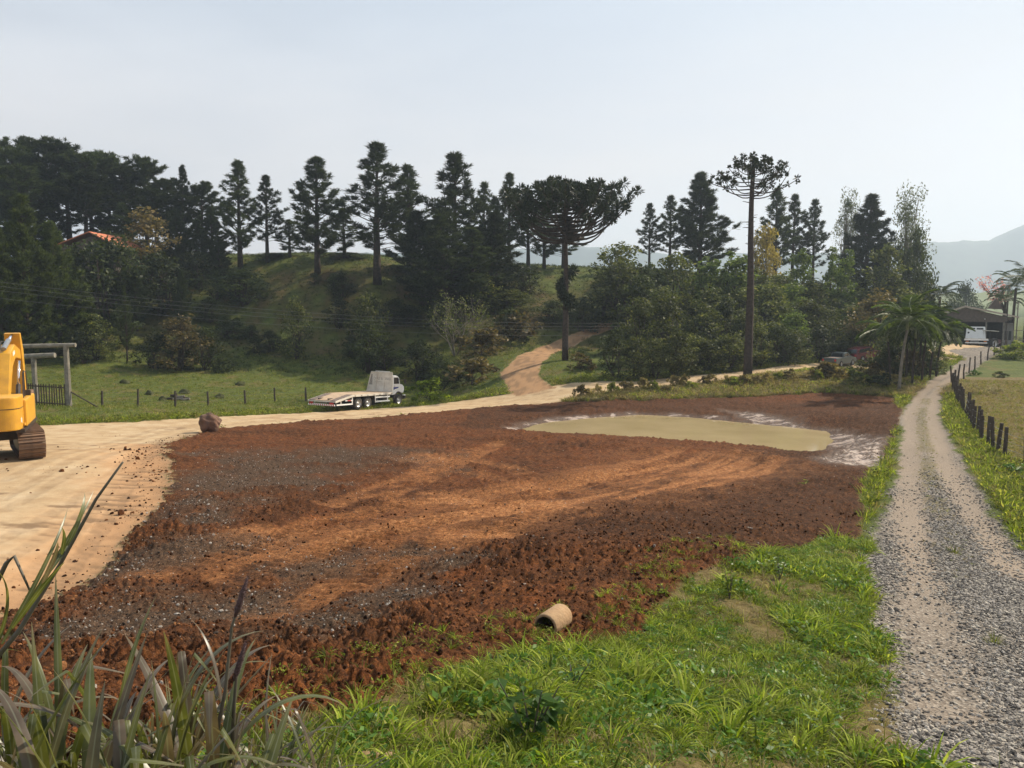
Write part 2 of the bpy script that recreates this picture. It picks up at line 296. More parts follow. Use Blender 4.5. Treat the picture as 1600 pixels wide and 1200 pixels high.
M['clod'] = piece_mat('soil_clod', [(0., (.02, .008, .0035)), (.5, (.066, .024, .0085)), (.85, (.13, .048, .016)), (1., (.24, .11, .045))])
M['greyclod'] = piece_mat('grey_clod', [(0., (.022, .017, .014)), (.5, (.065, .048, .037)), (.85, (.14, .11, .088)), (1., (.30, .26, .22))])
M['stone'] = piece_mat('gravel_stone', [(0., (.05, .045, .042)), (.4, (.125, .11, .098)), (.8, (.24, .212, .182)), (1., (.42, .37, .30))], .85)
M['palestone'] = simple('pale_stone', (.34, .30, .26), .8, var=.4, scale=3, bump=.4, spec=.3)
M['boulder'] = simple('boulder_stone', (.105, .078, .058), .9, var=.5, scale=2.2, dirt=(.17, .065, .03), dirt_amt=.7, bump=1.0, bscale=9)
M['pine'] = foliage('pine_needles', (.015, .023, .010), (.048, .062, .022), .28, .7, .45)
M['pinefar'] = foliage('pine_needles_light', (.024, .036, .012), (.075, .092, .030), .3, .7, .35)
M['arauc'] = foliage('araucaria_needles', (.010, .016, .009), (.034, .046, .019), .12, .5, .2)
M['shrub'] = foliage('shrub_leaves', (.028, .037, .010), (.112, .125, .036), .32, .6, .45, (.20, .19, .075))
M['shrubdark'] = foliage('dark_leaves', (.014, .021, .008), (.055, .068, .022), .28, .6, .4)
M['shrublight'] = foliage('young_leaves', (.045, .07, .018), (.13, .17, .045), .4, .5, .3)
M['yellow'] = foliage('yellow_leaves', (.12, .095, .025), (.30, .23, .07), .4, .5, .2)
M['brownleaf'] = foliage('brown_leaves', (.045, .040, .016), (.16, .12, .05), .3, .55, .3, (.26, .18, .08))
M['euc'] = foliage('eucalyptus_leaves', (.05, .06, .042), (.14, .155, .10), .3, .5, .2)
M['pink'] = foliage('pink_blossom', (.42, .16, .26), (.66, .33, .44), .4, .6, .1)
M['palm'] = foliage('palm_leaflets', (.03, .05, .012), (.12, .16, .04), .4, .4, .3)
M['palmdark'] = foliage('dark_palm_leaflets', (.015, .026, .012), (.05, .07, .028), .3, .4, .3)
M['grass'] = foliage('grass_blades', (.06, .075, .012), (.20, .235, .035), .45, .7, .4, (.36, .31, .11))
M['lushgrass'] = foliage('lush_grass_blades', (.060, .085, .008), (.23, .29, .024), .48, .7, .45, (.42, .42, .10))
M['pasture'] = foliage('pasture_blades', (.07, .085, .014), (.17, .20, .032), .4, .75, .35, (.25, .24, .08))
M['drygrass'] = foliage('dry_grass_blades', (.13, .095, .04), (.34, .27, .13), .4, .6, .3)
M['hillgrass_shade'] = foliage('shade_tinted_hill_grass', (.022, .032, .009), (.058, .072, .020), .35, .7, .3)  # blade colour darkened to carry the tree shade on the slope
M['weed'] = foliage('weed_leaves', (.04, .085, .016), (.11, .20, .04), .4, .4, .3)
M['bark'] = simple('bark', (.055, .042, .034), .95, var=.5, scale=4, bump=.8, bscale=12, spec=.1)
M['palebark'] = simple('pale_bark', (.19, .165, .13), .9, var=.35, scale=4, bump=.5, spec=.1)
M['post'] = simple('weathered_post', (.075, .06, .048), .92, var=.5, scale=5, bump=.6, spec=.1)
M['greywood'] = simple('grey_timber', (.21, .19, .155), .9, var=.35, scale=3, bump=.5, spec=.1)
M['wire'] = simple('wire', (.16, .16, .16), .5, metal=.6, var=.1)
M['cable'] = simple('power_cable', (.12, .12, .12), .5, metal=.3, var=.1)
M['yellowpaint'] = simple('yellow_machine_paint', (.70, .36, .025), .42, var=.16, scale=1.8, dirt=(.38, .18, .04), dirt_amt=.55)
M['blacksteel'] = simple('black_steel', (.02, .02, .021), .5, var=.4, dirt=(.12, .07, .04), dirt_amt=.5)
M['tracksteel'] = simple('muddy_track_steel', (.13, .085, .055), .8, var=.5, scale=5, dirt=(.23, .13, .075), dirt_amt=.8, bump=.5)
M['chrome'] = simple('chrome_rod', (.75, .76, .78), .18, metal=1, var=.05)
M['greysteel'] = simple('grey_steel', (.30, .30, .30), .4, metal=.6, var=.15)
M['whitepaint'] = simple('white_paint', (.82, .82, .80), .35, var=.05, scale=2, dirt=(.5, .43, .34), dirt_amt=.2)
M['offwhite'] = simple('dusty_offwhite_paint', (.66, .62, .54), .6, var=.10, scale=2.5, dirt=(.36, .29, .21), dirt_amt=.45)
M['deckwood'] = simple('dusty_deck_planks', (.50, .36, .24), .85, var=.22, scale=3, dirt=(.30, .19, .11), dirt_amt=.5, bump=.3)
M['rampgrip'] = simple('rusty_ramp_mesh', (.17, .125, .10), .85, var=.45, scale=8, bump=.6)
M['rubber'] = simple('tyre_rubber', (.022, .021, .020), .85, var=.3, dirt=(.10, .07, .05), dirt_amt=.4)
M['rim'] = simple('silver_rim', (.50, .50, .49), .4, metal=.3, var=.15, dirt=(.2, .15, .1), dirt_amt=.4)
M['bluelogo'] = simple('blue_print', (.02, .035, .22), .4, var=.1)
M['fadedprint'] = simple('faded_grey_print', (.27, .24, .205), .7, var=.3, scale=9)
M['redlamp'] = simple('red_lamp', (.42, .025, .02), .3, var=.1)
M['amber'] = simple('amber_lamp', (.6, .2, .03), .3, var=.1)
M['glass'] = simple('dark_glass', (.025, .03, .034), .08, var=.1)
M['silverpaint'] = simple('silver_green_paint', (.11, .135, .135), .3, metal=.35, var=.08)
M['winepaint'] = simple('dark_red_paint', (.12, .018, .026), .28, var=.08)
M['concrete'] = simple('stained_concrete', (.36, .235, .125), .9, var=.22, scale=5, dirt=(.27, .15, .07), dirt_amt=.6, bump=.5)
M['pipeinside'] = simple('dark_concrete', (.13, .11, .095), .9, var=.3, scale=5)  # darker concrete tone for the inner wall of the pipe
M['rooftile'] = simple('orange_roof_tile', (.42, .135, .06), .85, var=.3, scale=4)
M['roofsheet'] = simple('pale_fibre_roof', (.40, .325, .265), .8, var=.2, scale=2)
M['gable'] = simple('gable_board', (.10, .075, .06), .85, var=.25, scale=3)
M['shedwall'] = simple('shed_wall', (.20, .19, .18), .85, var=.2, scale=2)
M['darkwall'] = simple('dark_boards', (.055, .045, .04), .9, var=.3)
M['hill'] = simple('wooded_hill', (.035, .052, .026), .95, var=.6, scale=.02, bump=0)
M['hillfield'] = simple('far_field', (.12, .15, .05), .95, var=.25, scale=.02)
M['mound'] = simple('earth_mound', (.060, .062, .026), .95, var=.5, scale=3, bump=.6, spec=.1)

def leaf_blade_material():
    m, nt, b = mat_new('elephant_grass_blade')
    uv = N(nt, 'ShaderNodeAttribute', attribute_name='blade'); s = N(nt, 'ShaderNodeSeparateColor'); nt.links.new(uv.outputs['Color'], s.inputs[0])
    oi = N(nt, 'ShaderNodeObjectInfo'); geo = N(nt, 'ShaderNodeNewGeometry')
    n = N(nt, 'ShaderNodeTexNoise', Scale=9, Detail=5); nt.links.new(geo.outputs['Position'], n.inputs['Vector'])
    green = ramp(nt, n.outputs['Fac'], [(.3, (.045, .055, .014)), (.7, (.14, .145, .04))])
    purple = ramp(nt, n.outputs['Fac'], [(.3, (.060, .038, .030)), (.7, (.17, .12, .095))])
    o = mixc(nt, ramp(nt, oi.outputs['Random'], [(.45, 0.), (.65, .85)]), green, purple)
    o = mixc(nt, ramp(nt, s.outputs[0], [(.80, 0.), (1., .6)]), o, (.24, .175, .10))
    o = mixc(nt, ramp(nt, s.outputs[1], [(.40, 0.), (.5, .5), (.6, 0.)]), o, (.26, .27, .20))
    nt.links.new(o, b.inputs['Base Color']); b.inputs['Roughness'].default_value = .36; b.inputs['Specular IOR Level'].default_value = .5
    tr = N(nt, 'ShaderNodeBsdfTranslucent'); nt.links.new(mixc(nt, 1., o, (1.5, 1.5, .8), 'MULTIPLY'), tr.inputs['Color'])
    mx = N(nt, 'ShaderNodeMixShader'); mx.inputs[0].default_value = .36
    nt.links.new(b.outputs[0], mx.inputs[1]); nt.links.new(tr.outputs[0], mx.inputs[2]); nt.links.new(mx.outputs[0], nt.nodes['Material Output'].inputs['Surface'])
    return m
M['blade'] = leaf_blade_material()
M['stem'] = simple('grass_stem', (.10, .085, .06), .6, var=.3, scale=8)
M['plume'] = simple('purple_seed_head', (.085, .045, .045), .8, var=.4, scale=30, bump=.5)
def water_material():
    m, nt, b = mat_new('muddy_water')
    geo = N(nt, 'ShaderNodeNewGeometry'); n = N(nt, 'ShaderNodeTexNoise', Scale=.35, Detail=4); nt.links.new(geo.outputs['Position'], n.inputs['Vector'])
    nt.links.new(ramp(nt, n.outputs['Fac'], [(.3, (.33, .25, .13)), (.7, (.41, .315, .175))]), b.inputs['Base Color'])
    b.inputs['Roughness'].default_value = .025; b.inputs['IOR'].default_value = 1.33; b.inputs['Specular IOR Level'].default_value = .5
    mp = N(nt, 'ShaderNodeMapping'); mp.inputs['Scale'].default_value = (1.2, 3.5, 1); nt.links.new(geo.outputs['Position'], mp.inputs['Vector'])
    w = N(nt, 'ShaderNodeTexNoise', Scale=2.2, Detail=3); nt.links.new(mp.outputs[0], w.inputs['Vector'])
    bp = N(nt, 'ShaderNodeBump', Strength=.05, Distance=.02); nt.links.new(w.outputs['Fac'], bp.inputs['Height']); nt.links.new(bp.outputs[0], b.inputs['Normal'])
    return m
M['water'] = water_material()

# ------------------------------------------------------------------ mesh helpers
def mesh_arrays(name, V, Fc, smooth=False):
    """fast mesh from a vertex array and an (n,k) face array"""
    me = bpy.data.meshes.new(name); V = np.asarray(V, np.float32); Fc = np.asarray(Fc, np.int32); n, k = Fc.shape
    me.vertices.add(len(V)); me.vertices.foreach_set('co', V.ravel()); me.loops.add(n * k); me.loops.foreach_set('vertex_index', Fc.ravel())
    me.polygons.add(n); me.polygons.foreach_set('loop_start', np.arange(0, n * k, k, dtype=np.int32))
    me.polygons.foreach_set('use_smooth', np.full(n, smooth)); me.update(calc_edges=True); return me
def link(name, me, mat=None, parent=None, loc=None):
    o = bpy.data.objects.new(name, me); col.objects.link(o)
    if mat is not None and me is not None and not len(me.materials): me.materials.append(mat)
    if parent is not None: o.parent = parent
    if loc is not None: o.location = loc
    return o
def tag(o, label=None, cat=None, group=None, kind=None):
    if label: o['label'] = label
    if cat: o['category'] = cat
    if group: o['group'] = group
    if kind: o['kind'] = kind
    return o
def empty(name, loc=(0, 0, 0), rot=(0, 0, 0), label=None, cat=None, group=None):
    o = bpy.data.objects.new(name, None); col.objects.link(o); o.location = loc; o.rotation_euler = rot; o.empty_display_size = .2
    return tag(o, label, cat, group)
class MB:
    def __init__(s): s.v = []; s.f = []
    def add(s, vs, fs):
        b = len(s.v); s.v += [tuple(map(float, v)) for v in vs]; s.f += [tuple(i + b for i in f) for f in fs]; return s
    def box(s, c, size, rot=None, taper=None):
        x, y, z = (d / 2 for d in size); t = taper or (1, 1)
        vs = [Vector((sx * x * (t[0] if sz > 0 else 1), sy * y * (t[1] if sz > 0 else 1), sz * z)) for sz in (-1, 1) for sy in (-1, 1) for sx in (-1, 1)]
        if rot is not None: m = Euler(rot).to_matrix(); vs = [m @ v for v in vs]
        vs = [v + Vector(c) for v in vs]
        return s.add(vs, [(0, 2, 3, 1), (4, 5, 7, 6), (0, 1, 5, 4), (2, 6, 7, 3), (0, 4, 6, 2), (1, 3, 7, 5)])
    def tube(s, pts, rad, n=8, cap=True):
        pts = [Vector(p) for p in pts]; rad = rad if isinstance(rad, (list, tuple, np.ndarray)) else [rad] * len(pts); rings = []
        u = None
        for i, p in enumerate(pts):
            d = (pts[min(i + 1, len(pts) - 1)] - pts[max(i - 1, 0)]).normalized()
            if u is None: u = d.orthogonal().normalized()
            u = (u - d * u.dot(d)); u = u.normalized() if u.length > 1e-6 else d.orthogonal().normalized()
            w = d.cross(u); rings.append([p + (u * math.cos(a) + w * math.sin(a)) * rad[i] for a in [2 * math.pi * k / n for k in range(n)]])
        vs = [v for r in rings for v in r]; fs = []
        for i in range(len(pts) - 1):
            for k in range(n): a = i * n + k; b_ = i * n + (k + 1) % n; fs.append((a, b_, b_ + n, a + n))
        if cap: fs.append(tuple(range(n))[::-1]); fs.append(tuple(range((len(pts) - 1) * n, len(pts) * n)))
        return s.add(vs, fs)
    def prism(s, poly, y0, y1, plane='xz', mat=None):
        """extrude a polygon in a plane along the third axis"""
        f = {'xz': lambda a, b, t: (a, t, b), 'yz': lambda a, b, t: (t, a, b), 'xy': lambda a, b, t: (a, b, t)}[plane]
        n = len(poly); vs = [f(a, b, y0) for a, b in poly] + [f(a, b, y1) for a, b in poly]
        if mat is not None: vs = [mat @ Vector(v) for v in vs]
        return s.add(vs, [tuple(range(n)), tuple(range(2 * n - 1, n - 1, -1))] + [(i, n + i, n + (i + 1) % n, (i + 1) % n) for i in range(n)])
    def lathe(s, prof, c, axis, n=16):
        """profile of (along, radius) turned round an axis"""
        a = Vector(axis).normalized(); u = a.orthogonal().normalized(); w = a.cross(u); c = Vector(c); m = len(prof)
        vs = [c + a * h + (u * math.cos(2 * math.pi * k / n) + w * math.sin(2 * math.pi * k / n)) * r for h, r in prof for k in range(n)]
        fs = [(i * n + k, i * n + (k + 1) % n, (i + 1) * n + (k + 1) % n, (i + 1) * n + k) for i in range(m - 1) for k in range(n)]
        return s.add(vs, fs)
    def build(s, name, mat, parent=None, loc=None, bevel=0.0, smooth=False):
        me = bpy.data.meshes.new(name); me.from_pydata(s.v, [], s.f); me.validate(); me.update()
        import bmesh
        bm = bmesh.new(); bm.from_mesh(me); bmesh.ops.recalc_face_normals(bm, faces=bm.faces[:])
        if bevel: bmesh.ops.bevel(bm, geom=bm.edges[:], offset=bevel, segments=2, affect='EDGES', clamp_overlap=True, profile=.6)
        bm.to_mesh(me); bm.free()
        if smooth: me.polygons.foreach_set('use_smooth', [True] * len(me.polygons))
        return link(name, me, mat, parent, loc)
def copy_tree(o, parent=None):
    c = o.copy(); col.objects.link(c); c.parent = parent
    for ch in list(o.children): copy_tree(ch, c)
    return c
rng = np.random.default_rng(11); random.seed(11)

# ------------------------------------------------------------------ the ground sheet
def gdens(X, Y): return fbm(X * .55, Y * .55, 4, 101) + .12
def build_ground():
    uc = np.concatenate([np.linspace(-1.1, -.72, 50)[:-1], np.linspace(-.72, .72, 640), np.linspace(.72, 1.1, 50)[1:]])
    outer = np.array([3, 8, 16, 28, 45, 70, 110, 180, 250, 330, 420.])
    Yr = np.concatenate([[-60, -40, -25, -14, -7, -3, 0, 1.2], np.geomspace(2.0, 168, 640), np.geomspace(175, 2750, 28)])
    yy = np.repeat(Yr[:, None], len(uc) + 2 * len(outer), 1); w = np.maximum(Yr, 2.0)[:, None]
    xx = np.concatenate([-1.1 * w - outer[None, ::-1], uc[None] * w, 1.1 * w + outer[None]], 1)
    nr, nc = xx.shape; x = xx.ravel(); y = yy.ravel()
    h = H(x, y)
    near = (y > 1) & (y < 130) & (np.abs(x) < 75); X = x[near]; Y = y[near]
    wob = .35 * fbm(X * .9, Y * .9, 4, 3) + .12 * fbm(X * 5, Y * 5, 3, 8)
    wobs = wob * np.clip(Y / 25, .35, 1.3)
    wobs = wobs + .55 * (np.abs(fbm(X * 1.7, Y * 2.6, 4, 6)) - .25) * (X < -3)
    def mk(poly, soft=.18): return sstep(soft, -soft, poly_sd(X, Y, poly) + wobs)
    soil = mk(SOIL, .22); road = np.maximum(mk(ROAD, .3), np.maximum(mk(TRACK, .4), mk(YARD, .5)))
    trk = mk(TRACK, .4)
    gsd = poly_sd(X, Y, GRAVEL) + wobs; grav = sstep(.35, -.35, gsd)
    road *= 1 - grav
    soil *= 1 - grav; road *= 1 - soil
    psd = poly_sd(X, Y, POND); soil = np.maximum(soil, sstep(2.5, 1.5, psd) * (1 - grav))
    wet = sstep(1.0, .0, psd + .5 * fbm(X * 1.3, Y * 1.3, 3, 21)) + mk(MUDSHELF, .5) * sstep(-.15, .35, fbm(X * 2.0, Y * .9, 4, 22))
    shelf = mk(MUDSHELF, .8); rim = sstep(1.3, .3, psd) * sstep(-.1, .3, fbm(X * .7, Y * .7, 3, 23)) * ((X < 6) | (Y > 50)); wet = np.clip(np.maximum(np.clip(wet, 0, 1) * .7, np.maximum(shelf, rim)), 0, 1) * soil
    grey = np.zeros_like(X); orange = np.zeros_like(X); litter_shade = np.zeros_like(X)
    nb = fbm(X * .55, Y * .55, 5, 31); nb2 = fbm(X * 1.9, Y * 1.3, 4, 37)
    for gx, gy, r in GREYB: grey = np.maximum(grey, sstep(1.25, .2, np.hypot(X - gx, Y - gy) / r + .9 * nb + .55 * nb2) * .9)
    for gx, gy, r in ORANGEB: orange = np.maximum(orange, sstep(1.2, .4, np.hypot(X - gx, Y - gy) / r + .8 * nb2))
    for gx, gy, r in LITTER: litter_shade = np.maximum(litter_shade, .8 * sstep(1.2, .3, np.hypot(X - gx, Y - gy) / r + .6 * nb))
    litter_shade = np.maximum(litter_shade, .45 * sstep(86, 94, Y) * sstep(118, 108, Y) * sstep(-.6, .2, nb) * (X < 14))  # slope below the crest tinted dark to stand in for tree shade
    ridge = np.zeros_like(X); comp = np.zeros_like(X); groove = np.zeros_like(X)
    for i, l in enumerate(TRACKLINES):
        for off in (-1.0, 1.0):
            pts = [(a + off * .5, b + off * .9) for a, b in l]; d, al = line_d(X, Y, pts)
            m = sstep(.62, .38, d + .10 * nb2) * sstep(-.75, .1, nb + .35 * nb2 + .18)
            comp = np.maximum(comp, m); groove = np.maximum(groove, m * (np.sin(al * 2 * math.pi / .34 + 2 * d) < -.2)); ridge += m * (np.sin(al * 2 * math.pi / .34 + 2 * d) * .5) * .055
    c0 = np.array(TRACKLINES[0][0]); c1 = np.array(TRACKLINES[0][-1]); dv = (c1 - c0) / np.linalg.norm(c1 - c0); uu = (X - c0[0]) * dv[0] + (Y - c0[1]) * dv[1]; vv = -(X - c0[0]) * dv[1] + (Y - c0[1]) * dv[0]
    streak = fbm(uu * .22, vv * 1.5, 5, 55) + .5 * fbm(uu * .5, vv * 5, 3, 57)
    env = sstep(3.6, .6, np.abs(vv + .6 + .8 * nb) / np.clip(.75 + uu * .035, .5, 1.6)) * sstep(-2, 3, uu) * sstep(1, -4, uu - np.linalg.norm(c1 - c0)) * (psd > 1.5)
    orange = np.maximum(orange, env * sstep(-.12, .42, streak + .12)); comp = np.maximum(comp, env * .75)
    orange = np.maximum(orange, comp * .55 * sstep(-.3, .5, nb2 + .25)) ; orange *= (1 - .75 * grey)
    # scraped edge between the pale lot and the turned soil: soil-stained bands
    esd = poly_sd(X, Y, SOIL); lot = road * sstep(3.4, .2, esd + .6 * nb2) * (X < -6) * (Y < 36)
    bands = np.sin(Y * 2 * math.pi / .62 + 7 * fbm(X * .35, Y * .9, 4, 44) + X * .5) * sstep(-.5, .3, fbm(X * .8, Y * .5, 3, 47)); lotband = lot * sstep(.45, .8, bands + .35 * nb2)
    stripe = road * sstep(.9, .2, esd) * (Y >= 36) * (np.sin((X * .8 + Y * .3) * 2 * math.pi / .9) > .1)
    orange = np.where(road > .5, np.clip(lot * .85, 0, 1), orange); grey = np.where(road > .5, np.clip(.6 * sstep(1.9, .0, esd + 1.2 * np.abs(nb2)) * (Y < 42) + lotband * .8 + stripe * .6 + .75 * sstep(.30, .52, fbm(X * .9, Y * 1.9, 5, 52)) * sstep(-.1, .3, fbm(X * .22, Y * .3, 3, 53)), 0, .85), grey)
    ty = np.zeros_like(X)
    for l in LOTTRACKS:
        for off in (-.85, .85):
            d, al = line_d(X, Y, [(a_ + off * .6, b_ - off * .8) for a_, b_ in l]); ty = np.maximum(ty, sstep(.26, .16, d + .06 * nb2) * (.55 + .45 * (np.sin(al * 2 * math.pi / .16) > 0)) * sstep(-.6, .1, nb + .3))
    grey = np.where(road > .5, np.clip(grey + .30 * ty, 0, .85), grey); lotmark = ty * road
    orange = np.where(trk > .5, .75, orange); grey = np.where(trk > .5, .35 + .4 * sstep(-.1, .3, nb2), grey)
    wheel = np.zeros_like(X)
    for l in WHEELS:
        d, al = line_d(X, Y, l); wheel = np.maximum(wheel, sstep(.75, .2, d + .2 * nb2))
    wheel = wheel * (sstep(9, 18, Y) * .62 + .30 + .2 * sstep(0, .3, nb)); wheel = np.maximum(wheel, .30 * sstep(14, 26, Y) * sstep(-.5, .5, nb2 + .2))
    md, _ = line_d(X, Y, MEDIAN); med = sstep(.55, .2, md + .25 * nb2) * sstep(-.5, .2, nb + .3 * sstep(14, 30, Y)) * sstep(11, 16, Y)
    dry = np.clip(sstep(.1, .6, nb + .2 * nb2) * .6 + sstep(0, 3, X - np.interp(Y, [30, 33, 50, 64], [19, 20.2, 27.5, 36])) * (Y > 30) * (Y < 70) * .75, 0, 1)
    gd = gdens(X, Y); dry = np.where((Y < 17), .8 - .65 * sstep(-.4, .12, gd), dry)
    dry = np.where((X > 4) & (Y > 57) & (Y < 80) & (esd < 9) & (soil < .5), .75, dry)
    grav *= 1 - med * .48; dry = np.maximum(dry, med * .55)
    dark = np.clip(sstep(1.0, -2.5, vv + 1.2 * nb) * sstep(3, 8, uu) + sstep(.05, .5, nb) * .7 + sstep(42, 48, Y) * sstep(12, 6, psd) * .8 * (X > -3), 0, 1) * (1 - orange); dry = np.where(soil > .5, dark, dry)
    # relief
    res = np.clip(12 / Y, .25, 1.0)
    lump = np.abs(fbm(X * 1.6, Y * 1.6, 3, 61)) * .14 + (np.abs(fbm(X * 5.5, Y * 5.5, 3, 65)) * .15 + np.abs(fbm(X * 14, Y * 14, 2, 69)) * .095 * np.clip(16 / Y, .3, 1)) * (.6 + 1.0 * sstep(-.3, .4, fbm(X * .5, Y * .5, 3, 70)))
    amp = soil * (1 - .78 * np.clip(np.maximum(comp, orange), 0, 1)) * (1 - .55 * grey) * sstep(-.4, .6, psd)
    dz = amp * lump * .85 + ridge * soil + soil * .07 * fbm(X * .7, Y * .7, 3, 73) * sstep(-.2, 1, psd)
    cd_, _c = line_d(X, Y, CREST_LINE); dz += soil * .30 * np.exp(-(cd_ / 1.7) ** 2) * (.75 + .6 * fbm(X * 1.1, Y * 1.1, 3, 78)) * sstep(.3, 1.6, psd)
    dz += grey * soil * .045 * fbm(X * 9, Y * 9, 3, 77)
    dz += soil * sstep(0, 1.0, -esd) * .20 * (1 - sstep(18, 27, Y)) * sstep(5, 8, Y)           # the fill stands proud of its edge
    dz -= lot * .022 * (bands * .5 + .5) + lotband * .018 - lot * .03 * fbm(X * 2.5, Y * 4, 4, 48)
    dz += stripe * -.06 - lotmark * .012
    dz += road * .012 * fbm(X * 3, Y * 3, 4, 81)
    dz += grav * (.018 * fbm(X * 7, Y * 7, 4, 83) - wheel * .05)
    gm = np.clip(1 - soil - road - grav, 0, 1); dz += gm * (.05 * fbm(X * 1.2, Y * 1.2, 4, 85) + .03 * np.abs(fbm(X * 6, Y * 6, 3, 88)))
    dz += sstep(70, 95, Y) * .35 * fbm(X * .25, Y * .25, 4, 90)
    h[near] += dz
    attr = {'rega': np.zeros((len(x), 4), np.float32), 'regb': np.zeros((len(x), 4), np.float32), 'regc': np.zeros((len(x), 4), np.float32)}
    for nme, cols in (('rega', (soil, road, grav)), ('regb', (grey, orange, wet)), ('regc', (dry, litter_shade, wheel))):
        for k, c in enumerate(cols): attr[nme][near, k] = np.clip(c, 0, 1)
    V = np.stack([x, y, h], 1)
    ii = np.arange(nr * nc).reshape(nr, nc); q = np.stack([ii[:-1, :-1], ii[:-1, 1:], ii[1:, 1:], ii[1:, :-1]], -1).reshape(-1, 4)
    nrm = np.zeros_like(V); e1 = V[q[:, 2]] - V[q[:, 0]]; e2 = V[q[:, 3]] - V[q[:, 1]]; fn = np.cross(e1, e2)
    for k in range(4): np.add.at(nrm, q[:, k], fn)
    nrm /= np.linalg.norm(nrm, axis=1, keepdims=True) + 1e-12
    full = np.zeros((len(x), 4)); full[near, 0] = soil; full[near, 1] = road; full[near, 2] = grav; full[near, 3] = trk
    fr = full[q].mean(1); cx = x[q].mean(1); cyy = y[q].mean(1); cz = h[q].mean(1)
    rid = np.zeros(len(q), int); rid[(cyy > 84) & (cz > .2) & (cyy < 168)] = 1
    rid[fr[:, 0] > .5] = 2; rid[fr[:, 1] > .5] = 3; rid[(fr[:, 1] > .5) & (fr[:, 3] > .5)] = 4; rid[fr[:, 2] > .45] = 5
    names = [('ground', 'green pasture and weedy verges around the dirt road and pond'), ('hillside', 'shaded grassy hillside rising behind the pasture'), ('excavated_soil', 'freshly turned red and grey soil around the pond'),
             ('dirt_road', 'pale packed earth road crossing in front of the pasture'), ('dirt_path', 'narrow reddish track curving uphill past the big araucaria'), ('gravel_road', 'grey gravel drive with two wheel tracks on the right')]
    out = {}
    for r, (nm, lab) in enumerate(names):
        fq = q[rid == r]; used, inv = np.unique(fq, return_inverse=True)
        me = mesh_arrays(nm, V[used], inv.reshape(-1, 4), True)
        for a in attr:
            ca = me.color_attributes.new(a, 'FLOAT_COLOR', 'POINT'); ca.data.foreach_set('color', attr[a][used].ravel())
        me.normals_split_custom_set_from_vertices(nrm[used].tolist())
        out[nm] = tag(link(nm, me, M['ground']), lab, None, None, 'structure')
    return out, V, (soil, road, grav, near, dry, psd, comp, grey, orange)
GROUND, GV, GM = build_ground()
class Lookup:
    """ground masks by nearest mesh vertex, for scattering"""
    def __init__(s):
        s.V = GV[GM[3]]; s.m = dict(soil=GM[0], road=GM[1], grav=GM[2], dry=GM[4], psd=GM[5], comp=GM[6], grey=GM[7], orange=GM[8])
LK = Lookup()
def pick(weight, n, seed):
    """ground points drawn with a weight per vertex times its area (about Y squared)"""
    r = np.random.default_rng(seed); A = LK.V[:, 1] ** 2 * weight; c = np.cumsum(A); c /= c[-1]
    i = np.searchsorted(c, r.random(n)); p = LK.V[i].copy(); j = LK.V[i, 1:2] * .002
    p[:, :2] += (r.random((n, 2)) - .5) * 2 * j * np.array([1, 2]); return p, i, r

# pond
pm = MB(); pc = np.mean(POND, 0); ring = [(pc[0] + (a - pc[0]) * 1.25, pc[1] + (b - pc[1]) * 1.25) for a, b in POND]
pm.add([(a, b, POND_Z) for a, b in ring], [tuple(range(len(ring)))])
tag(pm.build('pond_water', M['water']), 'opaque tan water of the muddy pond', None, None, 'structure')

# far wooded ridges
def ridge(name, label, dist, cols, seed, mat, depth=160):
    az = np.linspace(cols[0][0], cols[-1][0], 420); hp = np.interp(az, [c[0] for c in cols], [c[1] for c in cols])
    V = []; n = len(az); prof = [(-1.0, 0.0), (-.75, .22), (-.5, .48), (-.25, .78), (-.1, .94), (0, 1.0), (.3, .85), (1, 0)]
    for t, f in prof:
        D = dist + t * depth; px = az; d = np.array([ray(p, 480) for p in px]); X = d[:, 0] / d[:, 1] * D
        top = np.array([zat(q_, dist) for q_ in hp]); Z = top * f + f * (9.0 * fbm(X * .008 + t * 3, X * 0 + t * 2.1, 4, seed) + 4.5 * np.abs(fbm(X * .09, X * 0 + t * 9, 3, seed + 3))) + (2 if f else -3)
        V.append(np.stack([X, np.full(n, D) + 18 * fbm(X * .02, X * 0 + t * 5, 3, seed + 7), Z], 1))
    V = np.concatenate(V); ii = np.arange(len(V)).reshape(len(prof), n); q = np.stack([ii[:-1, :-1], ii[:-1, 1:], ii[1:, 1:], ii[1:, :-1]], -1).reshape(-1, 4)
    return tag(link(name, mesh_arrays(name, V, q, True), mat), label, None, None, 'structure')
ridge('hill', 'hazy blue wooded ridge rising to the right edge', 2300, [(-700, 402), (0, 400), (420, 398), (700, 396), (900, 388), (980, 392), (1100, 400), (1300, 398), (1440, 378), (1500, 377), (1540, 378), (1600, 350), (1750, 315), (2300, 330)], 5, M['hill'], 380)
ridge('hill', 'pale far field below the hazy ridge beside the shed roof', 480, [(-700, 474), (600, 470), (1200, 468), (1500, 462), (1600, 466), (2300, 470)], 9, M['hillfield'], 90)

# the air
hz = MB().box((0, 1420, 148), (7400, 3000, 306))
hzo = hz.build('haze', None); tag(hzo, 'pale blue haze filling the valley air', None, None, 'stuff')
hm = bpy.data.materials.new('haze_air'); hm.use_nodes = True; hm.node_tree.nodes.clear()
ho = hm.node_tree.nodes.new('ShaderNodeOutputMaterial'); hv = hm.node_tree.nodes.new('ShaderNodeVolumePrincipled')
hv.inputs['Color'].default_value = (.70, .84, 1.0, 1); hv.inputs['Density'].default_value = .00042; hv.inputs['Anisotropy'].default_value = .3
hm.node_tree.links.new(hv.outputs[0], ho.inputs['Volume']); hzo.data.materials.append(hm)

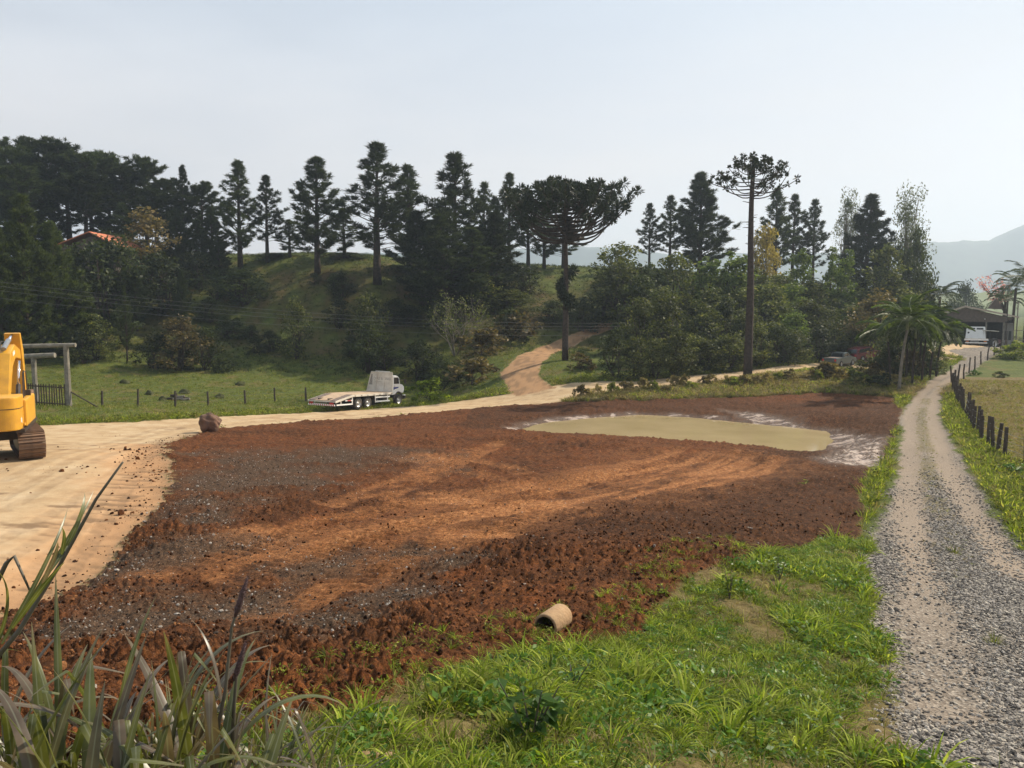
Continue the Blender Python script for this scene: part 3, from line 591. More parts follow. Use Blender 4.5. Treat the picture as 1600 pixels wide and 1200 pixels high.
# ------------------------------------------------------------------ plant generators
def unit(a): return a / (np.linalg.norm(a, axis=-1, keepdims=True) + 1e-9)
def spikes(P, D, n, length, width, spread, r):
    """n thin needle triangles from every point P, fanned round direction D"""
    m = len(P); P = np.repeat(P, n, 0); D = unit(np.repeat(D, n, 0) + r.normal(0, spread, (m * n, 3)))
    L = length * (0.7 + .6 * r.random((m * n, 1))); side = unit(np.cross(D, r.normal(size=(m * n, 3)))) * width * .5
    base = P + D * L * .05; mid = P + D * L * .5; tip = P + D * L
    V = np.stack([base, mid + side, tip, mid - side], 1).reshape(-1, 3); return V
def leafquads(P, size, r, flat=0.0, aspect=.55):
    """a diamond leaf at every point"""
    m = len(P); d = unit(r.normal(size=(m, 3)) * np.array([1, 1, .8])); nrm = unit(r.normal(size=(m, 3)) + np.array([0, 0, flat])); s = unit(np.cross(nrm, d))
    S = size * (.6 + .8 * r.random((m, 1)))
    return np.stack([P - d * S * .5, P + s * S * aspect * .5 + d * S * .05, P + d * S * .5, P - s * S * aspect * .5 + d * S * .05], 1).reshape(-1, 3)
def quadmesh(name, V): return mesh_arrays(name, V, np.arange(len(V)).reshape(-1, 4))
def tubes_mesh(name, paths, n=5):
    b = MB()
    for pts, rad in paths: b.tube(pts, list(rad), n)
    me = bpy.data.meshes.new(name); me.from_pydata(b.v, [], b.f); me.update(); me.polygons.foreach_set('use_smooth', [True] * len(me.polygons)); return me
def gen_pine(seed, h=18., cr=3.6, base=.22, nb=85, dens=1.0, tuft=.62, up=.45, round_=.0):
    r = np.random.default_rng(seed); paths = []
    lean = r.normal(0, .012, 2); zs = np.linspace(0, h, 8); tr = .017 * h * (1 - zs / h * .93) + .02
    paths.append(([(lean[0] * z * z / h, lean[1] * z * z / h, z) for z in zs], tr)); P = []; D = []
    for i in range(nb):
        t = base + (1 - base) * (i + r.random()) / nb; q = (1 - t) / (1 - base)
        prof = (q ** (.85 - .45 * round_)) * 1.08 * (1 - .35 * max(0, q - .7) / .3) + .03
        L = cr * prof * (.40 + .85 * r.random()); az = i * 2.39996 + r.normal(0, .4); e = up * (.5 + 1.1 * (1 - q)) + r.normal(0, .12)
        if t < base + .12 and r.random() < .45: L *= .5
        o = np.array([lean[0] * t * t * h, lean[1] * t * t * h, t * h]); hd = np.array([math.cos(az), math.sin(az), 0.])
        k = np.linspace(0, 1, 5)[:, None]; pts = o + hd * L * k * math.cos(e) + np.array([0, 0, 1.]) * (L * math.sin(e) * k + .22 * L * k ** 2.2)
        if L > .5: paths.append((pts.tolist(), np.linspace(.035 + .012 * L, .012, 5)))
        for tw in range(max(2, int(L * 3.1 * dens))):
            s0 = .30 + .70 * r.random() ** .7; b0 = o + hd * L * s0 * math.cos(e) + np.array([0, 0, 1.]) * (L * math.sin(e) * s0 + .22 * L * s0 ** 2.2)
            ta = az + r.normal(0, .75); tl = (.25 + .4 * r.random()) * (.35 + .25 * L); td = unit(np.array([math.cos(ta), math.sin(ta), .35 + .7 * r.random()]))
            m_ = np.linspace(.35, 1, 3)[:, None]; P.append(b0 + td * tl * m_ + r.normal(0, .05, (3, 3))); D.append(np.repeat((td * .7 + np.array([0, 0, .6]))[None], 3, 0))
        P.append((o + hd * L * math.cos(e) + np.array([0, 0, L * math.sin(e) + .22 * L]))[None] + np.array([[0, 0, 0], [0, 0, .2]])); D.append(np.repeat((hd * .4 + np.array([0, 0, .9]))[None], 2, 0))
    P.append(np.array([[lean[0] * h, lean[1] * h, h * (1 - .012 * k)] for k in range(6)])); D.append(np.repeat([[0, 0, 1.]], 6, 0))
    P = np.concatenate(P); D = np.concatenate(D)
    V = spikes(P, D, 10, tuft * .9, .08, .6, r); return tubes_mesh('trunk', paths), quadmesh('crown', V)
def gen_broad(seed, h=5., w=4., clumps=55, leaves=42, leaf=.22, base=.12, stems=5, gap=.0, top=1.0, droop=0.0):
    r = np.random.default_rng(seed); paths = []; C = []
    for i in range(clumps):
        z = base + (1 - base) * r.random() ** .8; rad = math.sqrt(max(0.02, 1 - ((z - .48) / .56) ** 2)) * (1 - .35 * (z > .75) * (2 - top)) ; a = r.random() * 2 * math.pi
        q = r.random() ** .42; C.append((math.cos(a) * rad * q * w / 2 * (.75 + .5 * r.random()), math.sin(a) * rad * q * w / 2 * (.75 + .5 * r.random()), z * h * (.88 + .24 * r.random())))
    C = np.array(C)
    for i in range(stems):
        a = r.random() * 6.28; tgt = C[r.integers(len(C))]; p0 = np.array([math.cos(a), math.sin(a), 0]) * w * .04
        mid = p0 * .5 + tgt * .45 + r.normal(0, .12, 3); paths.append(([p0 - [0, 0, .15], (p0 + mid) / 2 + r.normal(0, .06, 3), mid, tgt], [.018 * h + .01, .014 * h, .009 * h, .01]))
        for j in range(4):
            t2 = C[r.integers(len(C))]; paths.append(([mid, (mid + t2) / 2 + [0, 0, .1 * h * .3], t2], [.008 * h, .005 * h, .006]))
    sz = (.16 + .18 * r.random(len(C))) * min(w, h) * .62
    P = np.repeat(C, leaves, 0); g = r.normal(size=P.shape); g *= np.minimum(1, 1.5 / np.linalg.norm(g, axis=1, keepdims=True)); P = P + g * np.repeat(sz, leaves)[:, None] * .62 * np.array([1, 1, .72 + droop])
    P = P[(P[:, 2] > .05)]
    return tubes_mesh('trunk', paths, 4), quadmesh('crown', leafquads(P, leaf, r, .35))
def gen_araucaria(seed, h, r_crown, z0, flat, nb, balls, ball_r, spk, bare=(), extra=(), bw=.05, outer=.62):
    """candelabra crown: branches leave the upper trunk, sweep out and turn up to one flat top"""
    r = np.random.default_rng(seed); wood = []; P = []; D = []
    zs = np.linspace(0, h * .97, 12); wood.append(([(.15 * math.sin(z * .35) * z / h, .1 * math.cos(z * .3) * z / h, z) for z in zs], .0205 * h * (1 - .62 * zs / h)))
    def ball(c, rad, n=None):
        n = n or spk; d = unit(r.normal(size=(n, 3)) + np.array([0, 0, .5])); P.append(np.repeat([c], n, 0)); D.append(d * rad)
    for i in range(nb):
        t = (i + r.random()) / nb; z = z0 + (h * .95 - z0) * t ** .9; az = i * 2.39996 + r.normal(0, .25)
        L = r_crown * (1 - .80 * t ** 1.5) * (.72 + .36 * r.random()); top = h * (flat + (1 - flat) * (1 - (L / r_crown) ** 2)) * (.97 + .05 * r.random())
        if i < 4: L *= 1.05
        hd = np.array([math.cos(az), math.sin(az), 0.]); k = np.linspace(0, 1, 9)
        rise = top - z; zz = z + rise * (k ** 2.4) * .92 - .02 * L * np.sin(math.pi * np.minimum(1, k * 1.6)); xy = L * (k ** .85)
        pts = hd[None] * xy[:, None] + np.array([0, 0, 1.]) * zz[:, None] + r.normal(0, .04, (9, 3)) * k[:, None]
        wood.append((pts.tolist(), np.linspace(bw + .022 * L * .5, .022, 9)))
        for b in range(balls):
            s = outer + (1 - outer) * (b + .6 * r.random()) / balls; s = min(s, 1); j = int(s * 8); f = s * 8 - j; j2 = min(j + 1, 8); c = pts[j] * (1 - f) + pts[j2] * f
            off = r.normal(0, .28, 3) * np.array([1, 1, .5]) * (1.1 if b < balls - 1 else .3); ball(c + off, ball_r * (.75 + .5 * r.random()))
    for az, z, l, up in bare:
        hd = np.array([math.cos(az), math.sin(az), 0.]); wood.append(([(0, 0, z), tuple(hd * l * .5 + [0, 0, z + up * .25]), tuple(hd * l + [0, 0, z + up])], [.05, .035, .02]))
    for x, y_, z, rad, n in extra: ball(np.array([x, y_, z]), rad, n)
    P = np.concatenate(P); D = np.concatenate(D); Ln = np.linalg.norm(D, axis=1, keepdims=True)
    d = D / Ln; side = unit(np.cross(d, r.normal(size=P.shape))) * .055
    V = np.stack([P + d * Ln * .1, P + d * Ln * .6 + side, P + d * Ln, P + d * Ln * .6 - side], 1).reshape(-1, 3)
    return tubes_mesh('trunk', wood, 6), quadmesh('crown', V)
def frond_mesh(seed, L=2.6, n=34, wl=.62, droop=.9, lw=.055, vee=.5):
    r = np.random.default_rng(seed); V = []; k = np.linspace(0, 1, 10); px = L * (k - .12 * k ** 3); pz = L * (.55 * k - droop * k ** 2)
    for i in range(n):
        t = .12 + .88 * i / n; x = np.interp(t, k, px); z = np.interp(t, k, pz); ll = wl * math.sin(math.pi * min(1, .12 + t * .86)) ** .7 * (.85 + .3 * r.random())
        for s in (-1, 1):
            d = unit(np.array([.55 + .2 * r.random(), s * 1.0, vee * .5 - .35 - .5 * t + .12 * r.normal()])); w = np.array([1, 0, .3]) * lw * 1.35
            b = np.array([x, 0, z]); V += [b - w * .4, b + d * ll * .5 - w * .5 , b + d * ll + np.array([0, 0, -.12 * ll]), b + d * ll * .5 + w * .5]
    Q = quadmesh('frond', np.array(V)); return Q, (px, pz)
def gen_palm(seed, h, nf, L, trunk_r, mats, mat_leaf, name='palm_tree', loc=(0, 0, 0), label='', group=None, lean=(0, 0), wl=.62, droop=.9, n=34, crownshaft=True, rz=0):
    r = np.random.default_rng(seed); e = empty(name, loc, (0, 0, rz), label, 'palm', group)
    k = np.linspace(0, 1, 7); b = MB().tube([(lean[0] * t * t, lean[1] * t * t, t * h - .15) for t in k], list(trunk_r * (1.15 - .35 * k)), 8); b.build('trunk', mats, e, smooth=True)
    if crownshaft: MB().tube([(lean[0], lean[1], h - .2), (lean[0], lean[1], h + .35), (lean[0], lean[1], h + .8)], [trunk_r * 1.0, trunk_r * .85, trunk_r * .4], 8).build('crownshaft', M['palecrown'], e, smooth=True)
    ms = [frond_mesh(seed * 7 + q, L, n, wl, droop) for q in range(2)]
    for i in range(nf):
        me, (px, pz) = ms[i % 2]; o = link('frond', me, mat_leaf, e); t = i / nf
        o.location = (lean[0], lean[1], h + .55 * (1 if crownshaft else .1)); o.rotation_euler = Euler((0, -(.95 - 1.35 * t + r.normal(0, .1)), i * 2.39996 + r.normal(0, .2))); s = .85 + .3 * r.random(); o.scale = (s, s, s)
        if i < 2:
            MB().tube([(px[j], 0, pz[j]) for j in range(0, 10, 3)], [.035, .03, .02, .008], 5).build('rachis', M['palecrown'], o)
        else: link('rachis', e.children[-1].data if False else bpy.data.objects[RACH[seed][i % 2]].data, None, o) if seed in RACH else None
        if i < 2: RACH.setdefault(seed, []).append(o.children[0].name)
    return e
RACH = {}
M['palecrown'] = simple('pale_leaf_stalk', (.20, .22, .11), .6, var=.2)
TREE_MATS = {}
def place_tree(name, meshes, mats, px, Y, topy=None, h0=None, wpx=None, w0=None, label='', cat='tree', group=None, rz=None, sink=.15, basey=None, sz=None):
    """one tree with its own trunk and crown; height from the photo's top line"""
    x = xat(px, 480, Y); z = h1(x, Y) - sink
    s = sz or ((zat(topy, Y) - z) / h0); sw = s
    if wpx: sw = wpx / F * Y / w0
    e = empty(name, (x, Y, z), (0, 0, random.random() * 6.28 if rz is None else rz), label, cat, group)
    for me, mt, nm in zip(meshes, mats, ('trunk', 'crown')):
        key = (me.name, mt.name)
        if key not in TREE_MATS:
            m2 = me if not len(me.materials) else me.copy()
            if len(m2.materials): m2.materials[0] = mt
            else: m2.materials.append(mt)
            TREE_MATS[key] = m2
        o = link(nm, TREE_MATS[key], None, e); o.scale = (sw, sw, s)
    return e

# ------------------------------------------------------------------ pines
PH = 18.0
PINES = [gen_pine(1, PH, 3.7, .15, 100, 1.0, up=.6), gen_pine(2, PH, 3.3, .16, 90, .85, up=.65), gen_pine(3, PH, 4.0, .10, 115, 1.15, up=.6), gen_pine(4, PH, 3.5, .24, 80, .8, up=.5)]
PINE_ROUND = [gen_pine(5, PH, 3.8, .38, 90, 1.25, round_=1.0, up=.55), gen_pine(6, PH, 3.5, .42, 80, 1.2, round_=1.2, up=.6)]
PINE_DENSE = [gen_pine(7, PH, 4.0, .05, 150, 1.25, up=.55), gen_pine(8, PH, 3.7, .08, 140, 1.2, up=.6)]
PW = 7.0
CREST = [(378, 255, 114, 66, 1, 'slim dark pine on the crest, left of the lower twin-topped one'), (420, 277, 116, 48, 3, 'short thin pine on the crest beside a taller slim one'),
         (497, 250, 110, 78, 0, 'pine standing alone with bare trunk on the open crest'), (590, 228, 106, 98, 3, 'tallest open-crowned pine on the hill with long bare trunk'),
         (640, 262, 112, 78, 1, 'medium pine crowding the right side of the tallest pine'), (712, 246, 104, 92, 0, 'big pointed dark pine behind the bare grey tree'),
         (757, 288, 114, 46, 3, 'narrow pine between the pointed dark pine and the big araucaria'), (795, 274, 116, 52, 3, 'pine with a spindly top poking up left of the big araucaria')]
for px, ty, Y, w, v, lab in CREST:
    place_tree('pine_tree', PINES[v], (M['bark'], M['pine']), px, Y, ty, PH, w * 1.55, PW, lab, 'pine tree', 'pines along the hill crest')
for px, ty, Y, w, v in [(700, 340, 97, 100, 2), (660, 335, 103, 85, 2), (765, 335, 104, 80, 2), (740, 360, 99, 90, 0), (825, 300, 118, 60, 3), (850, 320, 119, 55, 1), (775, 310, 117, 55, 1), (540, 330, 117, 60, 3), (455, 345, 118, 50, 1), (880, 340, 120, 60, 3)]:
    place_tree('pine_tree', PINES[v], (M['bark'], M['pine']), px, Y, ty, PH, w * 1.3, PW, 'dark pine filling the gaps of the hilltop row left of the big araucaria', 'pine tree', 'filler pines of the hilltop row')
for px, ty, Y, w, v, lab in [(1013, 320, 122, 40, 3, 'thin pine left of the broad dark pine behind the thicket'), (1045, 308, 124, 48, 3, 'thin pine touching the broad dark pine behind the thicket'), (1092, 273, 120, 84, 4, 'broad dense dark pine rising left of the tall araucaria'),
                          (1208, 298, 121, 66, 1, 'pine just right of the tall araucaria trunk'), (1236, 307, 126, 50, 3, 'second pine right of the tall araucaria'), (1268, 315, 127, 48, 3, 'third pine right of the tall araucaria, lowest of the three'),
                          (1350, 309, 118, 88, 5, 'dense cone-shaped dark pine between two wispy eucalyptus trees')]:
    place_tree('pine_tree', PINES[v] if v < 4 else PINE_DENSE[v - 4], (M['bark'], M['pine']), px, Y, ty, PH, w * 1.35, PW if v < 4 else 8.0, lab, 'pine tree', 'pines behind the thicket')
for px, ty, Y, w, v in [(-60, 240, 118, 70, 0), (0, 232, 120, 66, 1), (30, 238, 116, 70, 0), (75, 232, 122, 84, 1), (115, 230, 120, 84, 0), (150, 252, 118, 70, 1), (178, 245, 121, 66, 0), (205, 272, 119, 60, 1), (235, 252, 122, 66, 0), (270, 290, 119, 60, 1), (320, 292, 120, 56, 0), (-25, 255, 112, 70, 1), (50, 270, 112, 80, 0), (140, 280, 113, 80, 1), (250, 300, 114, 66, 0)]:
    place_tree('pine_tree', PINE_ROUND[v], (M['bark'], M['pine']), px, Y, ty, PH, w * 1.3, PW, 'round-topped dark pine in the dense wood on the left hilltop', 'pine tree', 'pines of the left wood')
place_tree('pine_tree', PINES[1], (M['bark'], M['pine']), 292, 117, 262, PH, 54, PW, 'spire-topped pine at the right end of the left wood', 'pine tree', 'pines of the left wood')
for px, ty, Y, w, v in [(335, 325, 116, 56, 0), (310, 345, 113, 60, 1), (280, 330, 110, 66, 0), (200, 320, 110, 80, 1), (345, 370, 112, 40, 0), (165, 335, 118, 70, 0), (90, 320, 119, 80, 1), (30, 310, 118, 80, 0)]:
    place_tree('pine_tree', PINE_DENSE[v], (M['bark'], M['pine']), px, Y, ty, PH, w * 1.1, 8.0, 'dense dark pine behind the orange-roofed house in the left wood', 'pine tree', 'dense pines of the left wood')
for px, ty, Y, w, v, lab in [(40, 312, 80, 112, 0, 'large lit pine at the left edge behind the timber gate'), (92, 352, 84, 96, 1, 'lit pine right of the large one behind the timber gate'), (0, 350, 77, 96, 1, 'pine cut by the left frame edge above the excavator'), (118, 420, 86, 70, 0, 'lower lit pine leaning out over the gate beam end'),
                          (-60, 330, 80, 100, 0, 'pine outside the left frame edge behind the excavator')]:
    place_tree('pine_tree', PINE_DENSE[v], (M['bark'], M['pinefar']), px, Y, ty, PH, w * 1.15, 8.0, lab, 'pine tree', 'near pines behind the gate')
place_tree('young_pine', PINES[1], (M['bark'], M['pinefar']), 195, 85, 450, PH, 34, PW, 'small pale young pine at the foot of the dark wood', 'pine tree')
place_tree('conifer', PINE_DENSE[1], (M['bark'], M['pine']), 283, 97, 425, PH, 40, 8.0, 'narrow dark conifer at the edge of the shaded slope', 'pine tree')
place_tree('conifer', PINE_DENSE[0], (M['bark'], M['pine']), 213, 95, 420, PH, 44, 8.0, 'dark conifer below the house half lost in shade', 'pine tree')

# ------------------------------------------------------------------ the two araucarias
ax = xat(883, 562, 79); az_ = h1(ax, 79); AH = zat(283, 79) - az_
tr, cr_ = gen_araucaria(31, AH, 7.8, AH * .66, .975, 84, 4, .62, 44, bare=[(3.4, AH * .30, 1.2, .2), (.3, AH * .42, 1.4, .3)],
    extra=[(math.cos(a) * q, math.sin(a) * q, AH * z, .7, 50) for a, q, z in [(i * 2.4, .25 + .75 * ((i * .37) % 1), .30 + .22 * ((i * .61) % 1)) for i in range(26)]], outer=.60)
e = empty('araucaria', (ax, 79, az_ - .1), (0, 0, .6), 'big araucaria with wide dense candelabra crown beside the uphill track', 'araucaria', 'araucarias'); link('trunk', tr, M['bark'], e); link('crown', cr_, M['arauc'], e)
ax = xat(1168, 588, 69); az_ = h1(ax, 69); AH = zat(238, 69) - az_
tr, cr_ = gen_araucaria(37, AH, 4.0, AH * .80, .90, 38, 3, .34, 24, bare=[(3.1, AH * .70, .9, .0), (3.2, AH * .675, .8, .0), (.4, AH * .72, .5, .05), (2.9, AH * .60, .5, .1), (0.1, AH * .56, .4, 0.1), (3.3, AH * .785, .9, .1)], bw=.02, outer=.66)
e = empty('araucaria', (ax, 69, az_ - .1), (0, 0, 0), 'tall thin araucaria with sparse umbrella crown on the road bank', 'araucaria', 'araucarias'); link('trunk', tr, M['bark'], e); o = link('crown', cr_, M['arauc'], e)
trw = MB()
for i in range(70):
    a = i * 2.4; z = AH * (.03 + .72 * i / 70); l = .12 + .2 * random.random(); r0 = .02 * AH * (1 - .62 * z / AH) * .8
    trw.tube([(math.cos(a) * r0, math.sin(a) * r0, z), (math.cos(a) * (r0 + l), math.sin(a) * (r0 + l), z + .05)], [.03, .012], 4)
trw.build('branch_stub', M['bark'], e)['kind'] = 'stuff'

# ------------------------------------------------------------------ shrubs and broadleaf trees
BR = [gen_broad(50 + i, 5., 4., 62, 46, .24, .06, 6) for i in range(4)] + [gen_broad(60 + i, 5., 3.2, 52, 44, .22, .10, 5, top=1.2) for i in range(2)]
YOUNG = [gen_broad(70, 5., 2.0, 60, 44, .2, .12, 3, top=1.6), gen_broad(71, 5., 1.8, 55, 44, .2, .10, 3, top=1.6)]
OPEN = [gen_broad(75, 8., 5., 60, 60, .20, .36, 8), gen_broad(76, 8., 5.5, 66, 60, .20, .34, 8)]
r = random.Random(5)
def shrub(px, Y, ty, wpx, v, mat, lab, grp, name='shrub', src=None, h0=5., w0=4.2, cat='shrub'):
    return place_tree(name, (src or BR)[v], (M['bark'], M[mat]), px, Y, ty, h0, wpx, w0, lab, cat, grp)
ROWS = [(80.5, 962, 1345, 30, (505, 540), 'leafy green shrub in the front row of the thicket along the road', 'front thicket shrubs'),
        (86, 1000, 1390, 36, (470, 505), 'tall green shrub in the middle of the thicket behind the road', 'middle thicket shrubs'),
        (94, 1000, 1420, 40, (436, 470), 'green shrub in the upper middle of the thicket slope', 'upper middle thicket shrubs'),
        (103, 975, 1440, 42, (408, 446), 'leafy tree in the top row of the thicket below the pines', 'top thicket trees')]
for Y, p0, p1, st, (ta, tb), lab, grp in ROWS:
    p = p0
    while p < p1:
        ey = np.interp(p, [880, 1000, 1165, 1290, 1440], [604, 596, 580, 566, 556]); yy = min(ground_px([(p, ey)], H)[0][1], 88) + (Y - 79) * 1.15 + r.uniform(-1.2, 1.2)
        mt = r.choice(['shrub', 'shrub', 'shrub', 'shrubdark', 'shrub', 'shrublight'] if Y > 82 else ['shrub', 'shrub', 'shrubdark'])
        shrub(p, yy, r.uniform(ta, tb), r.uniform(1.9, 2.7) * st, r.randrange(6), mt, lab, grp)
        p += st * r.uniform(.75, 1.2)
for p, Y, ty, w, lab in [(1110, 97, 405, 60, 'bright leafy tree left of the tall araucaria trunk'), (1150, 96, 398, 70, 'rounded bright tree behind the tall araucaria trunk'), (1252, 101, 392, 44, 'slim young pale-green tree, leftmost of the upright three'), (1300, 102, 396, 36, 'slim young pale-green tree, middle of the upright three'),
                         (1320, 100, 400, 40, 'slim young pale-green tree, rightmost of the upright three')]:
    shrub(p, Y, ty, w, 0 if w > 40 else 1, 'shrublight', lab, 'young trees above the thicket', 'young_tree', YOUNG, 5., 2.1, 'tree')
shrub(1385, 104, 384, 62, 0, 'shrub', 'tall egg-shaped green tree in front of the right eucalyptus', None, 'cypress', YOUNG, 5., 2.1, 'tree')
shrub(1192, 112, 365, 60, 2, 'yellow', 'yellow-leaved tree beside the tall araucaria trunk', None, 'yellow_tree', None, 5., 4.2, 'tree')
shrub(1370, 86, 462, 90, 1, 'brownleaf', 'brownish-leaved bush above the parked cars', None, 'bush', None, 5., 4.2, 'bush')
for p, ty, Y, w, lab in [(1318, 306, 124, 50, 'wispy pale eucalyptus left of the dense cone-shaped pine'), (1412, 308, 118, 66, 'wispy pale eucalyptus at the right end of the tree line')]:
    place_tree('eucalyptus', OPEN[0 if w < 60 else 1], (M['palebark'], M['euc']), p, Y, ty, 8., w, 5.2, lab, 'eucalyptus', 'eucalyptus trees')
for p, ty, Y, w in [(1430, 372, 114, 54), (1415, 400, 110, 60), (1440, 430, 112, 50), (1395, 440, 108, 60)]:
    shrub(p, Y, ty, w, r.randrange(4), 'shrubdark', 'dark broadleaf tree below the right eucalyptus', 'dark trees at the right end of the tree line', 'broadleaf_tree', None, 5., 4.2, 'tree')
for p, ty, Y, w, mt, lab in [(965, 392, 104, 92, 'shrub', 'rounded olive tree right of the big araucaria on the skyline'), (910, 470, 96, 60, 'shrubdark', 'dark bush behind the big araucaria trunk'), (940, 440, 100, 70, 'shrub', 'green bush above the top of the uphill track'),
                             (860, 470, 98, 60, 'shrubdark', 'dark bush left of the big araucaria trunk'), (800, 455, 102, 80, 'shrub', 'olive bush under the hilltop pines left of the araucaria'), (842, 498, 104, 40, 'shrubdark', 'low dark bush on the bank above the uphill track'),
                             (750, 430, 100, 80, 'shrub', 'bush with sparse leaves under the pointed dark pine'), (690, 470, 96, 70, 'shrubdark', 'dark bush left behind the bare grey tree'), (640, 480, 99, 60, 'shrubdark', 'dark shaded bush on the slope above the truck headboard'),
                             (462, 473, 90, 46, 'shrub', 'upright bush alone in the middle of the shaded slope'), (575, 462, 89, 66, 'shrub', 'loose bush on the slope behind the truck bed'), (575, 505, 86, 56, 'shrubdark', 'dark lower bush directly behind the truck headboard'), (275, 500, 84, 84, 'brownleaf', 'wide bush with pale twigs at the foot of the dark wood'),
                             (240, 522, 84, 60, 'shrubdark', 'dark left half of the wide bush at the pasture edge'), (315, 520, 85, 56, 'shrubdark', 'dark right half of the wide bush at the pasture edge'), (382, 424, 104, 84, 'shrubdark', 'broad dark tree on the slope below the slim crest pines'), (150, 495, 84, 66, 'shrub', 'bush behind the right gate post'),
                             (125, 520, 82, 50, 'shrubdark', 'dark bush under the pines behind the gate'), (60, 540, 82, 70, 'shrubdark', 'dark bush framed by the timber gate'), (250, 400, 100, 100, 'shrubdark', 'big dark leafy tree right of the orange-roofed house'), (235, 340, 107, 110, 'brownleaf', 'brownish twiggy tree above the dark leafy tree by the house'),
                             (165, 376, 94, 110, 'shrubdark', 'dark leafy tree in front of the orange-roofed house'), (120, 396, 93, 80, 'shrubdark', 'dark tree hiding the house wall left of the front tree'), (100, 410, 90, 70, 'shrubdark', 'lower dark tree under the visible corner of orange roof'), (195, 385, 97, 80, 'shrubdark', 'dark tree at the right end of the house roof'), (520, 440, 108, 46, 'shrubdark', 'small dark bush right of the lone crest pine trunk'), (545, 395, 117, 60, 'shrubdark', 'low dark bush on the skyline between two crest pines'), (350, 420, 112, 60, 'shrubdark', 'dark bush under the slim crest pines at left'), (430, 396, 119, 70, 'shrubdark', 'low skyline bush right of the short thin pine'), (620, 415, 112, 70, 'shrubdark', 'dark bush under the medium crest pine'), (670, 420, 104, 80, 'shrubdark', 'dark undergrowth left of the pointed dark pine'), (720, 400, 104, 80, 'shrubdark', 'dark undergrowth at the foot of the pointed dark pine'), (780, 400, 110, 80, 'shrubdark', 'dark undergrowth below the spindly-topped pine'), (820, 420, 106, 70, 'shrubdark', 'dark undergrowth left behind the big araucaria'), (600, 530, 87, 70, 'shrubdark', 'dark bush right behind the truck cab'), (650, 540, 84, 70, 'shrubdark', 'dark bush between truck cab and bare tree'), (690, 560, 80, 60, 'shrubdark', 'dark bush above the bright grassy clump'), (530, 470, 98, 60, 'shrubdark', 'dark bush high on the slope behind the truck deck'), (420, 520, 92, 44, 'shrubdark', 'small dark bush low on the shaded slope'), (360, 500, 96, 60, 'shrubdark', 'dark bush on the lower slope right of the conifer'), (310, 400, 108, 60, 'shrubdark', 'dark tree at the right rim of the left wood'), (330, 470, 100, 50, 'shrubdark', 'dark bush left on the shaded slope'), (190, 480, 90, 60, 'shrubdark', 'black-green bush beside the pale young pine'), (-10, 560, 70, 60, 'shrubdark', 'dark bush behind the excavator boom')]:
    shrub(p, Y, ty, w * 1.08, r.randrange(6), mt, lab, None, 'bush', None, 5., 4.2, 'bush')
rs_ = random.Random(77)
for k in range(22):
    p = rs_.uniform(300, 800); Yb = rs_.uniform(90, 108); x_ = xat(p, 480, Yb); hh_ = rs_.uniform(1.6, 3.6)
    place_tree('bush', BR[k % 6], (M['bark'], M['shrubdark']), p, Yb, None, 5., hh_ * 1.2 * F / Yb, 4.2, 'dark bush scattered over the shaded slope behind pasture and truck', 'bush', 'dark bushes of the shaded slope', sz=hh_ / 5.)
# low growth along banks
LOW = [gen_broad(80 + i, 1.2, 2.0, 30, 40, .16, .02, 2) for i in range(3)]
for p, ty, Y, w, mt, lab in [(672, 602, 70, 78, 'lushgrass', 'bright green grassy clump in front of the truck nose'), (740, 590, 76, 90, 'brownleaf', 'dry brownish bramble left of the uphill track'), (710, 585, 78, 60, 'shrub', 'low green bramble behind the bright clump'),
                             (755, 545, 85, 90, 'brownleaf', 'brown bramble bank above the left side of the track'), (800, 520, 92, 90, 'brownleaf', 'brown bramble higher up beside the track'), (905, 556, 79, 30, 'brownleaf', 'dry bush right at the foot of the big araucaria'), (912, 582, 75, 46, 'brownleaf', 'dry low bush on the bend inside the track'),
                             (1352, 584, 71, 44, 'shrub', 'low bush in front of the silver pickup'), (1372, 580, 68, 50, 'brownleaf', 'dry low bush left of the palm grove'), (1340, 595, 64, 50, 'shrub', 'green hump on the bank below the pickup'), (1385, 600, 62, 50, 'shrubdark', 'dark low bush at the foot of the palms'), (1300, 590, 67, 60, 'brownleaf', 'dry brush on the bank right of the tall araucaria'),
                             (1590, 738, 30, 40, 'weed', 'leafy weed bush at the foot of the right fence'), (1568, 592, 70, 24, 'shrub', 'small dark bush on the right pasture'), (1596, 552, 84, 60, 'grass', 'grassy bush bank behind the right fence'), (1528, 588, 72, 22, 'weed', 'low bush by the far right fence posts'),
                             (1450, 565, 74, 44, 'shrub', 'low bush right of the palm grove by the drive'), (345, 560, 84, 40, 'shrubdark', 'small dark bush at the pasture edge')]:
    x_ = xat(p, 560, Y); hh_ = max(.45 * w / F * Y, zat(ty, Y) - h1(x_, Y)); place_tree('bush', LOW[r.randrange(3)], (M['bark'], M[mt]), p, Y, None, 1.2, w * 1.1, 2.1, lab, 'bush', sz=hh_ / 1.2)

